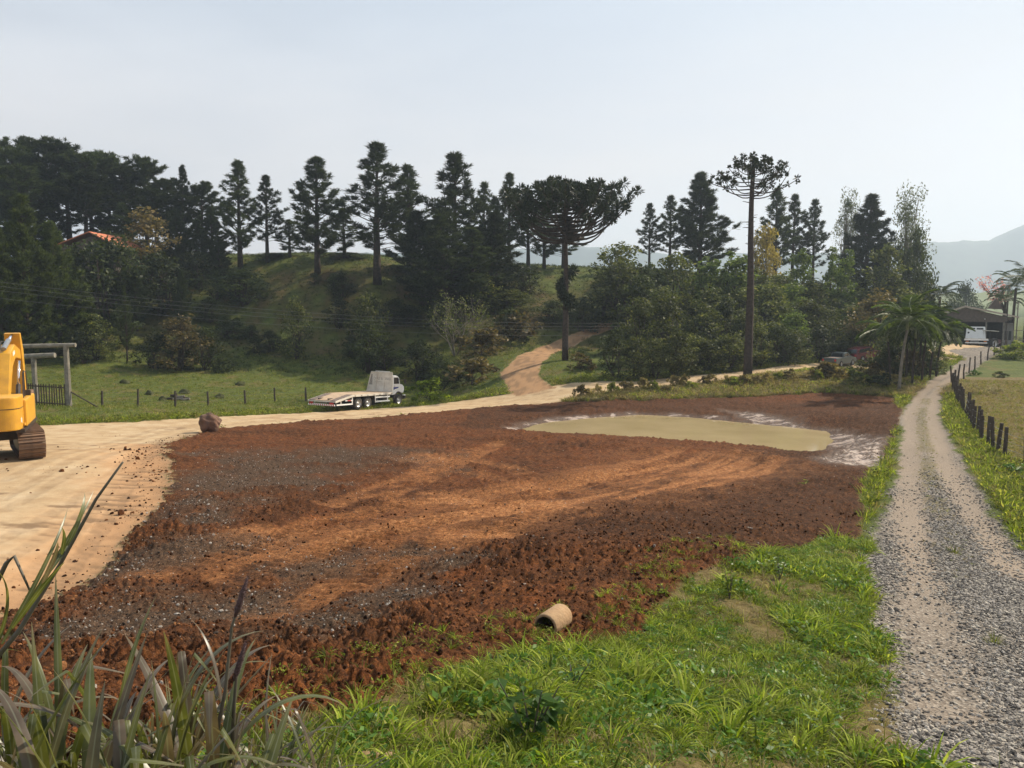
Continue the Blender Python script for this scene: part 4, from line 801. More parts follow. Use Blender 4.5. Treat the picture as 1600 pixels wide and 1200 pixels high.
for k in range(30):   # overhanging brush on the bank between road and pond
    p = 905 + k * 16.5 + r.uniform(-6, 6); by = np.interp(p, [880, 1000, 1165, 1300, 1400], [622, 612, 600, 592, 596]) + r.uniform(-3, 5); gx_, gy_ = ground_px([(p, by)], H)[0]
    place_tree('bank_brush', LOW[k % 3], (M['bark'], M[('brownleaf', 'drygrass', 'drygrass', 'grass')[k % 4]]), p, gy_, None, 1.2, r.uniform(22, 40), 2.1, 'dry brown brush clump hanging over the bank between road and pond', 'brush', 'brush clumps on the pond bank', sz=r.uniform(.5, .95))
for p, Y, ty, w, mt, lab in [(1380, 70, 560, 34, 'shrubdark', 'dark bush covering the nose of the red car'), (1395, 67, 545, 52, 'shrubdark', 'dark bush left behind the sunlit palm trunk'), (1425, 68, 548, 50, 'brownleaf', 'brown-leaved bush inside the palm grove'), (1448, 70, 545, 46, 'shrubdark', 'dark bush at the right side of the palm grove'), (1470, 74, 545, 34, 'shrub', 'green bush between palm grove and drive'), (1405, 72, 520, 60, 'shrubdark', 'tall dark bush behind the palm grove'), (1440, 76, 515, 60, 'shrubdark', 'tall dark bush hiding the truck cab from the grove side'), (1392, 79, 500, 50, 'shrub', 'leafy bush between red car and palms')]:
    shrub(p, Y, ty, w, r.randrange(4), mt, lab, None, 'bush', None, 5., 4.2, 'bush')
# bare grey tree
br = MB(); rr = random.Random(9); bx = xat(712, 560, 88); bz = h1(bx, 88); e = empty('bare_tree', (bx, 88, bz), (0, 0, 0), 'bare grey many-stemmed tree with few leaves above the truck', 'tree')
tips = []
def limb(p, d, L, rad, dep):
    pts = [p]; q = p.copy()
    for i in range(4):
        d = (d + Vector((rr.gauss(0, .16), rr.gauss(0, .16), rr.gauss(.03, .1)))).normalized(); q = q + d * L / 4; pts.append(q.copy())
    br.tube(pts, [rad * (1 - .12 * i) for i in range(5)], 5, False); tips.append(q.copy())
    if dep:
        for i in range(3): limb(pts[2 + rr.randrange(3)].copy(), (d + Vector((rr.gauss(0, .55), rr.gauss(0, .55), rr.uniform(-.1, .5)))).normalized(), L * rr.uniform(.5, .75), rad * .55, dep - 1)
for i in range(7):
    a = i * .9; limb(Vector((math.cos(a) * .2, math.sin(a) * .2, -.1)), Vector((math.cos(a) * .55, math.sin(a) * .55, 1)).normalized(), 3.4, .085, 3)
br.build('trunk', M['palebark'], e, smooth=True)
T = np.array(tips); T = np.repeat(T[T[:, 2] > 2.0], 3, 0); T = T + rng.normal(0, .3, T.shape); link('crown', quadmesh('crown', leafquads(T, .26, rng)), M['shrub'], e)

# palms and pink tree at the right
px_, pY = 1405, 60.0; X = xat(px_, 605, pY); gen_palm(3, zat(512, pY) - h1(X, pY), 17, 3.0, .12, M['palebark'], M['palm'], 'palm_tree', (X, pY, h1(X, pY)), 'sunlit feather palm with pale trunk at the corner of the drive', None, (.45, .1), .85, .8, 60)
for i, (p, Y, ty, L, lean) in enumerate([(1425, 62.5, 525, 2.3, .1), (1440, 64, 520, 2.4, .2), (1452, 66, 528, 2.3, .3), (1390, 64, 530, 2.2, -.3), (1415, 66, 515, 2.5, 0), (1435, 69, 510, 2.5, .1), (1462, 70, 530, 2.2, .3)]):
    X = xat(p, 600, Y); gen_palm(20 + i, zat(ty, Y) - h1(X, Y), 14, L * 1.1, .09, M['bark'], M['palmdark' if i % 3 else 'palm'], 'palm_tree', (X, Y, h1(X, Y)), 'shaded palm in the grove behind the sunlit palm', 'palms of the shaded grove', (lean, 0), .85, .9, 50)
for i, (p, Y, ty, L, lab) in enumerate([(1463, 112, 462, 3.3, 'dark palm against the hazy ridge left of the shed roof'), (1580, 112, 448, 4.2, 'tall dark palm right of the shed near the frame edge'), (1600, 108, 440, 4.4, 'tall palm cut by the right frame edge'), (1565, 118, 470, 3.4, 'shorter palm beneath the pink-blossomed tree')]):
    X = xat(p, 540, Y); gen_palm(40 + i, zat(ty, Y) - h1(X, Y), 16, L, .2, M['bark'], M['palmdark'], 'palm_tree', (X, Y, h1(X, Y)), lab, 'palms around the shed', (.2, 0), .95, .8, 34, False)
pk = MB(); X = xat(1572, 500, 122); pz = h1(X, 122); ph = zat(430, 122) - pz; e = empty('pink_tree', (X, 122, pz), (0, 0, 0), 'pink-blossomed bare tree behind the palms by the shed', 'tree'); Pp = []
rr = random.Random(4)
for i in range(16):
    a = rr.uniform(0, 6.28); d = Vector((-.45 + .45 * math.cos(a), .4 * math.sin(a), 1)); t = [Vector((0, 0, ph * .3)) + d * (ph * .62 * k / 4) * rr.uniform(.8, 1.1) for k in range(5)]
    pk.tube(t, [.09, .06, .045, .03, .015], 4); Pp += [(q.x + rr.gauss(0, .3), q.y + rr.gauss(0, .3), q.z + rr.gauss(0, .3)) for q in t[2:] for _ in range(9)]
pk.tube([(0, 0, -.2), (0, 0, ph * .35)], [.2, .12], 6); pk.build('trunk', M['bark'], e); link('crown', quadmesh('crown', leafquads(np.array(Pp), .36, rng)), M['pink'], e)
for p, Y, ty, w, lab in [(1505, 190, 445, 40, 'hazy rounded conifer beyond the shed roof'), (1490, 180, 470, 50, 'hazy tree clump left beyond the shed roof'), (1530, 185, 480, 40, 'hazy low tree beyond the shed ridge vent')]:
    shrub(p, Y, ty, w, r.randrange(4), 'shrubdark', lab, None, 'far_tree', None, 5., 4.2, 'tree')

# ------------------------------------------------------------------ vehicles
def wheel(parent, c, rad, wid, axis=(0, 1, 0), n=22, rim=M['rim'], name='wheel', dual=False):
    """tyre with a dished rim as its sub-part; c is the wheel centre, outer face towards -axis"""
    a = Vector(axis)
    t = MB().lathe([(-wid / 2, rad * .58), (-wid / 2, rad * .86), (-wid * .38, rad * .97), (-wid * .15, rad), (wid * .15, rad), (wid * .38, rad * .97), (wid / 2, rad * .86), (wid / 2, rad * .58), (-wid / 2, rad * .58)], (0, 0, 0), a, n)
    if dual: t.lathe([(wid * .6, rad * .58), (wid * .6, rad * .9), (wid * .8, rad), (wid * 1.4, rad), (wid * 1.6, rad * .9), (wid * 1.6, rad * .58)], (0, 0, 0), a, n)
    o = t.build(name, M['rubber'], parent, c, smooth=True)
    rm = MB().lathe([(-wid * .42, rad * .60), (-wid * .40, rad * .52), (-wid * .05, rad * .46), (-wid * .02, rad * .24), (-wid * .30, rad * .20), (-wid * .34, .001)], (0, 0, 0), a, n)
    rm.build('rim', rim, o, smooth=True)
    return o
def grounded(name, x, y, az, L, label, cat, group=None, lift=0.0):
    """an Empty on the terrain heading az (from +Y towards +X), pitched to the ground over its length"""
    hx, hy = math.sin(az), math.cos(az); z0 = h1(x, y); z1 = h1(x + hx * L, y + hy * L)
    return empty(name, (x, y, z0 + lift), (0, -math.atan2(z1 - z0, L), math.pi / 2 - az), label, cat, group)

def flatbed():
    t = grounded('flatbed_truck', -12.85, 60.46, R(26), 5.5, 'white flatbed recovery truck with dusty plank deck parked by the pasture', 'truck', None, .02)
    W = 2.5
    MB().box((1.6, .45, .82), (8.6, .14, .28)).box((1.6, -.45, .82), (8.6, .14, .28)).box((-1.6, 0, .8), (.14, 1.0, .2)).box((2.8, 0, .8), (.14, 1.0, .2)).build('chassis', M['blacksteel'], t)
    for x, rr_ in ((0, .5), (1.22, .5)):
        wheel(t, (x, -1.06, .5), rr_, .26, dual=True); wheel(t, (x, 1.06, .5), rr_, .26, (0, -1, 0), dual=True)
        MB().tube([(x, -.9, .5), (x, .9, .5)], .09, 8).build('axle', M['blacksteel'], t)
    wheel(t, (5.5, -1.02, .5), .5, .27); wheel(t, (5.5, 1.02, .5), .5, .27, (0, -1, 0))
    # deck of planks, level part and sloping tail
    deck = MB().box((1.75, 0, 1.13), (5.2, W, .08)).build('deck_frame', M['offwhite'], t)
    for k in range(9):
        y = -W / 2 + .14 + k * (W - .28) / 8; MB().box((1.75, y, 1.195), (5.16, (W - .3) / 8 - .02, .045)).build('plank', M['deckwood'], deck)
    tail = MB().prism([(-.86, 1.09), (-.86, 1.17), (-2.85, .78), (-2.85, .70)], -W / 2, W / 2).build('tail_ramp', M['offwhite'], t)
    for k in range(9):
        y = -W / 2 + .14 + k * (W - .28) / 8; ms = M['rampgrip'] if k in (0, 1, 7, 8) else M['deckwood']
        MB().prism([(-.87, 1.175), (-.87, 1.215), (-2.83, .83), (-2.83, .79)], y - (W - .3) / 16 + .01, y + (W - .3) / 16 - .01).build('plank', ms, tail)
    for s in (-1, 1):
        MB().box((1.75, s * (W / 2 + .03), 1.12), (5.2, .06, .16)).build('side_rail', M['offwhite'], t)
        MB().prism([(-.85, 1.04), (-.85, 1.20), (-2.9, .80), (-2.9, .66)], s * W / 2 + (.0 if s > 0 else -.06), s * W / 2 + (.06 if s > 0 else 0)).build('side_rail', M['offwhite'], t)
        g = MB().box((3.05, s * (W / 2 - .02), .88), (2.0, .05, .11)).box((3.05, s * (W / 2 - .02), .55), (2.0, .05, .11)).box((2.08, s * (W / 2 - .02), .78), (.08, .05, .62)).box((3.75, s * (W / 2 - .02), .78), (.08, .05, .62)); g.build('side_guard', M['whitepaint'], t)
        g = MB().box((-1.75, s * (W / 2 - .02), .50), (1.9, .05, .10)).box((-.85, s * (W / 2 - .02), .75), (.07, .05, .55)).box((-2.2, s * (W / 2 - .02), .65), (.06, .05, .35)).box((-1.25, s * (W / 2 - .02), .78), (.9, .04, .08)); g.build('side_guard', M['whitepaint'], t)
        MB().box((-1.25, s * (W / 2 + .01), .78), (.42, .02, .06)).build('reflector', M['redlamp'], t)
        for k in range(7): MB().box((-.6 + k * .8, s * (W / 2 + .068), 1.10), (.10, .02, .05)).build('lashing_ring', M['blacksteel'], t)
        MB().box((-2.94, s * .95, .62), (.05, .34, .12)).build('tail_lamp', M['redlamp'], t)
    bump = MB().box((-2.9, 0, .50), (.07, W - .05, .13)).build('rear_bumper', M['whitepaint'], t)
    for k in range(12): MB().prism([(-W / 2 + .06 + k * .2, .44), (-W / 2 + .14 + k * .2, .44), (-W / 2 + .20 + k * .2, .56), (-W / 2 + .12 + k * .2, .56)], -2.945, -2.938, 'yz').build('warning_stripe', M['redlamp'], bump)
    # headboard
    hb = MB().prism([(-W / 2, 1.2), (W / 2, 1.2), (W / 2 - .42, 2.78), (-W / 2, 2.78)], 4.36, 4.42, 'yz').build('headboard', M['offwhite'], t)
    for a, b_ in (((-W / 2, 1.2), (-W / 2, 2.8)), ((W / 2, 1.2), (W / 2 - .42, 2.8)), ((-W / 2, 2.8), (W / 2 - .42, 2.8)), ((-W / 6, 1.2), (-W / 6 - .1, 2.8)), ((W / 6, 1.2), (W / 6 - .2, 2.8)), ((-W / 2, 1.24), (W / 2, 1.24))):
        MB().tube([(4.335, a[0], a[1]), (4.335, b_[0], b_[1])], .04, 6).build('frame_bar', M['offwhite'], hb)
    MB().tube([(4.5, -.9, 2.86), (4.5, .5, 2.88)], .03, 6).tube([(4.5, -.9, 2.7), (4.5, -.9, 2.86)], .025, 6).tube([(4.5, .5, 2.7), (4.5, .5, 2.88)], .025, 6).build('light_bar', M['offwhite'], t)
    for txt, y, z, s in (('DIAS & DIAS', .62, 2.18, .30), ('GUINCHO', .50, 1.98, .13)):
        cu = bpy.data.curves.new('lettering', 'FONT'); cu.body = txt; cu.size = s; cu.extrude = .001; cu.space_character = 1.05
        tmp = bpy.data.objects.new('lettering_curve', cu); o = link('lettering', bpy.data.meshes.new_from_object(tmp), None, hb); o.data.materials.clear(); o.data.materials.append(M['fadedprint']); bpy.data.objects.remove(tmp)
        o.location = (4.352, y, z); o.rotation_euler = (math.pi / 2, 0, -math.pi / 2)
    MB().prism([(.72, 1.75), (1.05, 1.75), (.98, 2.62), (.72, 2.62)], 4.352, 4.358, 'yz').build('faded_logo', M['fadedprint'], hb)
    # rounded bonneted cab
    cab = MB().prism([(4.55, .95), (5.05, .95), (5.1, 1.15), (5.85, 1.15), (6.25, 1.05), (6.38, 1.35), (6.33, 1.62), (6.1, 1.78), (5.75, 1.84), (5.62, 2.32), (5.45, 2.48), (5.2, 2.55), (4.7, 2.56), (4.56, 2.48)], -1.08, 1.08).build('cab', M['whitepaint'], t, bevel=.07, smooth=False)
    for s in (-1, 1):
        MB().prism([(4.82, 1.86), (5.60, 1.86), (5.50, 2.30), (5.38, 2.38), (4.82, 2.38)], s * 1.083, s * 1.092).build('side_window', M['glass'], t)
        d = MB().prism([(4.74, 1.02), (5.06, 1.02), (5.3, 1.3), (5.68, 1.36), (5.70, 1.82), (4.74, 1.82)], s * 1.082, s * 1.098).build('door', M['whitepaint'], t)
        MB().box((4.9, s * 1.11, 1.68), (.14, .03, .04)).build('handle', M['blacksteel'], d)
        MB().prism([(4.78, 1.36), (4.78, 1.60), (5.55, 1.60), (5.42, 1.50), (5.0, 1.44)], s * 1.100, s * 1.104).build('blue_emblem', M['bluelogo'], d)
        MB().tube([(5.5 + .64 * math.cos(a), s * 1.05, .52 + .64 * math.sin(a)) for a in np.linspace(.1, math.pi - .1, 9)], .09, 6).build('fender', M['blacksteel'], t)
        MB().box((5.98, s * 1.42, 2.08), (.06, .2, .36)).tube([(5.7, s * 1.08, 2.2), (5.95, s * 1.4, 2.2)], .02, 5).build('mirror', M['blacksteel'], t)
        MB().lathe([(0, .13), (.04, .10), (.05, .0)], (6.36, s * .78, 1.25), (1, 0, 0), 14).build('headlight', M['chrome'], t)
    MB().prism([(-.95, 1.88), (.95, 1.88), (.85, 2.42), (-.85, 2.42)], 5.70, 5.71, 'yz', Matrix.Translation((0, 0, 0))).build('windscreen', M['glass'], t)
    MB().box((6.42, 0, .72), (.16, 2.3, .26)).build('front_bumper', M['blacksteel'], t); MB().box((6.35, -1.08, .9), (.2, .16, .1)).build('bumper_end', M['whitepaint'], t)
    MB().tube([(3.3, -.85, .72), (4.1, -.85, .72)], .24, 12).build('fuel_tank', M['blacksteel'], t)
    for x in (-.62, 1.9): MB().box((x, -1.05, .55), (.03, .55, .55)).box((x, 1.05, .55), (.03, .55, .55)).build('mud_flap', M['rubber'], t)
flatbed()

def excavator():
    cx, cy_ = xat(-15, 690, 28.2), 28.2; los = math.atan2(cx, cy_)
    z = h1(cx, cy_) + .02
    t = empty('excavator', (cx, cy_, z), (0, 0, math.pi / 2 - (los - R(3))), 'yellow tracked excavator with raised boom at the left frame edge', 'excavator')
    for s in (-1, 1):
        yc = s * 1.12; w = .82; Lh = 1.95; hh = .47
        fr = MB().box((0, yc, .5), (3.5, .46, .44)).build('track_frame', M['blacksteel'], t)
        tk = MB().prism([(x, z_) for x, z_ in [(Lh * math.copysign(1, math.cos(a)) * .78 + .43 * math.cos(a), .48 + .43 * math.sin(a)) for a in np.linspace(0, 2 * math.pi, 25)[:-1]]], yc - w * .36, yc + w * .36).build('track', M['blacksteel'], t)
        per = []
        for x in np.linspace(-1.5, 1.5, 16): per.append((x, .925, 0)); per.append((x, .035, math.pi))
        for a in np.linspace(-math.pi / 2 + .2, math.pi / 2 - .2, 7): per.append((1.52 + .45 * math.cos(a), .48 + .45 * math.sin(a), a - math.pi / 2)); per.append((-1.52 - .45 * math.cos(a), .48 + .45 * math.sin(a), math.pi / 2 - a))
        sm = MB().box((0, 0, 0), (.19, w, .035)).box((-.07, 0, .03), (.02, w, .05)).box((.05, 0, .028), (.02, w, .04)); proto = None
        for x, z_, a in per:
            if proto is None: proto = sm.build('track_shoe', M['tracksteel'], tk); o = proto
            else: o = link('track_shoe', proto.data, None, tk)
            o.location = (x, yc, z_); o.rotation_euler = (0, -a, 0)
        for x in (-1.52, 1.52): MB().lathe([(-.05, .30), (-.08, .34), (.08, .34), (.05, .12), (.07, .001)], (x, yc + s * w * .3, .48), (0, s, 0), 16).build('sprocket', M['tracksteel'], t)
    MB().lathe([(0, .62), (.22, .62), (.22, .01)], (0, 0, .88), (0, 0, 1), 20).box((0, 0, .75), (1.6, 1.6, .3)).build('turntable', M['blacksteel'], t)
    hsw = R(-12)
    mrot = Matrix.Rotation(hsw, 4, 'Z')
    def hp(b, nm, mt, bev=0, sm=False, par=None):
        b.v = [tuple(mrot @ Vector(v)) for v in b.v]; return b.build(nm, mt, par or t, bevel=bev, smooth=sm)
    # counterweight: rounded rear, plan outline then top radius
    plan = [(-1.25, -1.26), (-1.25, 1.26), (-1.6, 1.26)] + [(-1.6 - .76 * math.sin(a) ** .55, 1.26 * math.cos(a) ** .45) for a in np.linspace(.18, math.pi / 2 - .02, 8)] + [(-1.6 - .76 * math.sin(a) ** .55, -1.26 * math.cos(a) ** .45) for a in np.linspace(math.pi / 2 - .02, .18, 8)] + [(-1.6, -1.26)]
    cw = hp(MB().prism(plan, 1.12, 2.28, 'xy'), 'counterweight', M['yellowpaint'], .10)
    hp(MB().prism([(-2.3, .62), (-2.385, .6), (-2.385, -.6), (-2.3, -.62)], 1.36, 1.78, 'xy'), 'access_panel', M['yellowpaint'], .02, par=cw); hp(MB().prism([(a * 1.003, b * 1.003) for a, b in plan], 1.86, 1.885, 'xy'), 'seam', M['blacksteel'], 0, par=cw)
    hp(MB().lathe([(0, .055), (.02, .05), (.021, .001)], (-2.385, .0 - .38, 1.5), (-1, 0, 0), 10), 'tow_hole', M['blacksteel'], par=cw)
    for y, z_ in ((-1.05, 2.0), (-1.18, 1.45)): hp(MB().box((-2.08 - (.05 if z_ > 1.9 else -.12), y, z_), (.03, .20, .17), (0, 0, .6)), 'decal', M['whitepaint'], par=cw)
    hp(MB().box((-.2, -.2, 1.62), (2.4, 2.3, .95)), 'engine_cover', M['yellowpaint'], .06)
    hp(MB().box((-.3, -1.2, 1.08), (3.4, .28, .12)).box((-.3, 1.2, 1.08), (3.4, .28, .12)).box((.2, 0, 1.1), (3.2, 2.2, .1)), 'deck_plate', M['blacksteel'], .0)
    hp(MB().box((-.95, -1.25, 1.18), (1.5, .14, .10), (0, .12, 0)), 'side_step', M['yellowpaint'], .02)
    hp(MB().tube([(-1.3, -.35, 2.25), (-1.3, -.35, 2.62)], .05, 8), 'exhaust_pipe', M['blacksteel'])
    for pts in ([(-.2, -1.18, 1.3), (-.2, -1.18, 3.05)], [(-.9, -1.2, 1.5), (-.55, -1.2, 3.0), (.2, -1.2, 3.0), (.4, -1.2, 1.4)]): hp(MB().tube(pts, .022, 6), 'handrail', M['blacksteel'])
    hp(MB().box((.2, -1.22, 2.15), (.05, .2, .3)).tube([(.2, -1.1, 1.9), (.2, -1.2, 2.1)], .02, 5), 'mirror', M['blacksteel'])
    hp(MB().box((1.2, -1.12, 1.6), (.5, .3, .6)), 'tool_box', M['tracksteel'], .02)
    cab = hp(MB().prism([(.2, 1.15), (1.75, 1.15), (1.9, 1.6), (1.55, 2.9), (.2, 2.95)], .25, 1.22), 'operator_cab', M['blacksteel'], .04)
    hp(MB().prism([(.35, 1.9), (1.6, 1.9), (1.42, 2.75), (.35, 2.78)], 1.225, 1.235), 'cab_window', M['glass'], par=cab)
    yb = -.25; z_top = .0
    def lowz(b): b.v = [(x, y, z if z < 1.6 else 1.6 + (z - 1.6) * .80) for x, y, z in b.v]; return b
    boom = hp(lowz(MB().prism([(.9, 1.5), (1.25, 1.35), (2.6, 3.35), (3.5, 3.75), (5.15, 3.55), (5.35, 3.75), (5.25, 3.98), (3.4, 4.42), (2.25, 4.05)], yb - .24, yb + .24)), 'boom', M['yellowpaint'], .03)
    hp(lowz(MB().box((3.0, yb - .245, 4.0), (.5, .01, .18), (0, -.2, 0))), 'decal', M['whitepaint'], par=boom)
    for s in (-1, 1):
        c = hp(lowz(MB().tube([(1.7, yb + s * .42, 1.25), (2.35, yb + s * .42, 2.5)], .085, 10)), 'lift_cylinder', M['blacksteel']); hp(lowz(MB().tube([(2.35, yb + s * .42, 2.5), (2.9, yb + s * .42, 3.62)], .05, 10)), 'rod', M['chrome'], 0, True, c)
    c = hp(lowz(MB().tube([(2.3, yb, 4.25), (3.7, yb, 4.62)], .10, 12)), 'stick_cylinder', M['greysteel']); hp(lowz(MB().tube([(3.7, yb, 4.62), (4.75, yb, 4.86)], .055, 10)), 'rod', M['chrome'], 0, True, c)
    stick = hp(lowz(MB().prism([(4.6, 4.92), (4.9, 4.95), (5.45, 4.05), (5.75, 1.7), (5.5, 1.6), (5.0, 3.4)], yb - .28, yb + .28)), 'stick', M['yellowpaint'], .03)
    c = hp(lowz(MB().tube([(5.3, yb, 4.3), (5.9, yb, 2.9)], .08, 10)), 'bucket_cylinder', M['greysteel']); hp(lowz(MB().tube([(5.9, yb, 2.9), (6.05, yb, 2.0)], .045, 10)), 'rod', M['chrome'], 0, True, c)
    hp(lowz(MB().prism([(5.4, 1.7), (5.95, 1.85), (6.3, 1.3), (6.2, .75), (5.75, .45), (5.15, .62), (5.0, .85), (5.5, .95), (5.75, 1.2)], yb - .5, yb + .5)), 'bucket', M['tracksteel'], .02)
    hp(lowz(MB().tube([(2.1, yb + .1, 4.2), (2.9, yb + .15, 4.6), (4.2, yb + .15, 4.5), (5.1, yb + .1, 4.2)], .025, 6).tube([(1.4, yb + .12, 2.4), (2.1, yb + .12, 4.2)], .025, 6)), 'hose', M['rubber'])
excavator()

def car(name, x, y, az, label, cat, paint, pickup):
    t = grounded(name, x, y, az, 2.4, label, cat, None, .02); L = 4.3; w = .80
    prof = [(-.95, .35), (-1.02, .62), (-.98, .92), (.75, .95), (1.0, .98)] if pickup else [(-.9, .35), (-.98, .65), (-.86, .92), (.4, .95)]
    body = MB().prism(prof + [(2.2, .93), (3.1, .80), (3.22, .55), (3.15, .32), (2.78, .3), (2.66, .55), (2.4, .66), (2.14, .55), (2.02, .3), (.38, .3), (.28, .55), (0, .66), (-.28, .55), (-.4, .3)], -w, w).build('body', paint, t, bevel=.035)
    roof = [(.55, .93), (.72, 1.36), (1.55, 1.42), (2.25, .93)] if pickup else [(-.82, .92), (-.5, 1.36), (.3, 1.46), (1.35, 1.42), (2.2, .92)]
    MB().prism(roof, -w * .86, w * .86).build('cabin', paint, t, bevel=.05)
    wp = [(.78, .97), (.86, 1.30), (1.48, 1.35), (2.02, .97)] if pickup else [(-.5, .97), (-.28, 1.32), (1.25, 1.35), (1.95, .97)]
    for s in (-1, 1):
        MB().prism(wp, s * w * .862, s * w * .868).build('side_window', M['glass'], t)
        wheel(t, (0, s * w * .9, .31), .31, .2, (0, -s, 0), 16); wheel(t, (2.4, s * w * .9, .31), .31, .2, (0, -s, 0), 16)
        MB().box((-1.0, s * .66, .74), (.06, .2, .22)).build('tail_lamp', M['redlamp'], t); MB().box((3.17, s * .6, .66), (.06, .3, .14)).build('headlight', M['chrome'], t)
        MB().box((1.75, s * (w + .06), 1.02), (.1, .12, .1)).build('mirror', paint, t)
    a0, a1 = ((.55, .97), (.69, 1.33)) if pickup else ((-.80, .97), (-.54, 1.33)); b0, b1 = (2.18, .97), (1.62, 1.37)
    MB().add([(a0[0] - .01, -.6, a0[1]), (a0[0] - .01, .6, a0[1]), (a1[0] - .02, .52, a1[1]), (a1[0] - .02, -.52, a1[1])], [(0, 1, 2, 3)]).build('rear_window', M['glass'], t)
    MB().add([(b0[0] + .02, -.62, b0[1]), (b0[0] + .02, .62, b0[1]), (b1[0] + .03, .54, b1[1]), (b1[0] + .03, -.54, b1[1])], [(0, 1, 2, 3)]).build('windscreen', M['glass'], t)
    MB().box((-1.02, 0, .42), (.1, 1.5, .14)).build('rear_bumper', M['blacksteel'], t); MB().box((3.2, 0, .42), (.1, 1.5, .14)).build('front_bumper', M['blacksteel'], t)
    if pickup:
        MB().box((-.2, 0, .955), (1.35, 1.3, .03)).build('cargo_bed', M['rampgrip'], t)
        MB().tube([(.6, -.66, .95), (.62, -.62, 1.4), (.62, .62, 1.4), (.6, .66, .95)], .03, 6).build('roll_bar', M['blacksteel'], t)
gp = ground_px([(1303, 573), (1348, 570)], H)
car('pickup_truck', gp[0][0], gp[0][1], R(50), 'small silver-green pickup parked at the end of the dirt road', 'pickup', M['silverpaint'], True)
car('parked_car', gp[1][0], gp[1][1] + 1.5, R(62), 'dark red hatchback parked beyond the silver pickup', 'car', M['winepaint'], False)

# ------------------------------------------------------------------ shed and what stands at it
SY = 106.0
def shed():
    xl, xr, xm = xat(1462, 500, SY), xat(1581, 500, SY), xat(1508, 490, SY); g = h1(xm, SY); ze = zat(496, SY); zm = zat(480, SY); D = 12
    t = empty('shed', (xm, SY, g), (0, 0, -math.atan2(xm, SY)), 'open-fronted shed with wide low gable roof at the end of the drive', 'shed'); t.scale = (.88, 1, 1)
    def P(x, y, z): return (x - xm, y - SY, z - g)
    for a, b_, nm in ((xl - .6, xm, 'roof'), (xm, xr + .6, 'roof')):
        za = ze - .05 if a < xm else zm; zb = zm if b_ == xm else ze - .05
        MB().add([P(a, SY - 1, za), P(b_, SY - 1, zb), P(b_, SY + D, zb), P(a, SY + D, za), P(a, SY - 1, za + .22), P(b_, SY - 1, zb + .22), P(b_, SY + D, zb + .22), P(a, SY + D, za + .22)], [(0, 1, 2, 3), (4, 7, 6, 5), (0, 4, 5, 1), (1, 5, 6, 2), (2, 6, 7, 3), (3, 7, 4, 0)]).build(nm, M['roofsheet'], t)
    MB().add([P(xl, SY - .7, ze - .55), P(xr - 1.2, SY - .7, ze - .6), P(xr, SY - .7, ze - .1), P(xm, SY - .7, zm - .06), P(xl, SY - .7, ze - .06)] + [P(xl, SY - .6, ze - .55), P(xr - 1.2, SY - .6, ze - .6), P(xr, SY - .6, ze - .1), P(xm, SY - .6, zm - .06), P(xl, SY - .6, ze - .06)],
             [(0, 1, 2, 3, 4), (9, 8, 7, 6, 5)]).build('gable', M['gable'], t)
    for px in (1463, 1540, 1566):
        x = xat(px, 510, SY); MB().box(P(x, SY - .4, (ze + g) / 2 - .3), (.22, .22, ze - g - .4)).build('post', M['greywood'], t)
    MB().box(P((xl + xr) / 2, SY + D - .2, (ze + g) / 2), (xr - xl, .2, ze - g)).build('back_wall', M['darkwall'], t)
    MB().box(P(xl, SY + D / 2, (ze + g) / 2), (.2, D - .5, ze - g)).build('side_wall', M['darkwall'], t); MB().box(P(xr - .15, SY + D / 2 + 2, (ze + g) / 2), (.2, D - 4.5, ze - g)).build('side_wall', M['darkwall'], t)
    x0, x1 = xat(1513, 500, SY), xat(1537, 500, SY); MB().box(P((x0 + x1) / 2, SY + 9, g + 2.2), (x1 - x0, 3, 4.4)).build('inner_room', M['darkwall'], t)
    x0, x1 = xat(1567, 500, SY), xat(1581, 500, SY); MB().box(P((x0 + x1) / 2, SY + 2, g + 1.5), (x1 - x0, 3, 3.2)).build('side_room', M['shedwall'], t)
    for k in (.3, .7): MB().box(P(x0 + (x1 - x0) * k, SY + .49, g + 1.5), (.35, .03, 1.2)).build('window', M['glass'], t)
    x0, x1 = xat(1505, 470, SY + 6), xat(1528, 470, SY + 6); xx_ = (x0 + x1) / 2
    MB().prism([(x0 - xm, zm - g - .2), (x1 - xm, zm - g - .3), (xx_ - xm, zat(466, SY + 6) - g)], 5.5, 9).build('roof_turret', M['gable'], t)
    x = xat(1538, 497, SY); MB().lathe([(0, .001), (.02, .08), (.1, .06), (.14, .001)], P(x, SY - .85, zat(497.5, SY)), (0, 0, -1), 10).build('lamp', M['whitepaint'], t)
shed()
# white truck nosing out from the left of the shed
x = xat(1481, 540, 99); t = grounded('cargo_truck', x - 1.6, 99.6, R(78), 2.0, 'white truck cab half hidden by palms left of the shed', 'truck')
MB().prism([(.2, .75), (2.0, .75), (2.05, 1.3), (1.9, 1.55), (1.65, 2.5), (.3, 2.55), (.2, 2.4)], -1.05, 1.05).build('cab', M['whitepaint'], t, bevel=.08)
for s in (-1, 1):
    MB().prism([(.75, 1.6), (1.72, 1.6), (1.52, 2.3), (.75, 2.3)], s * 1.055, s * 1.065).build('side_window', M['glass'], t); wheel(t, (1.25, s * .98, .48), .48, .26, (0, -s, 0)); wheel(t, (-3.4, s * .98, .48), .48, .26, (0, -s, 0))
    MB().box((2.05, s * 1.3, 1.95), (.06, .18, .4)).build('mirror', M['blacksteel'], t)
MB().add([(1.93, -.9, 1.6), (1.93, .9, 1.6), (1.70, .85, 2.38), (1.70, -.85, 2.38)], [(0, 1, 2, 3)]).build('windscreen', M['glass'], t)
MB().box((2.1, 0, .6), (.14, 2.0, .25)).build('front_bumper', M['whitepaint'], t); MB().box((-1.5, 0, .8), (6.0, .9, .2)).build('chassis', M['blacksteel'], t)
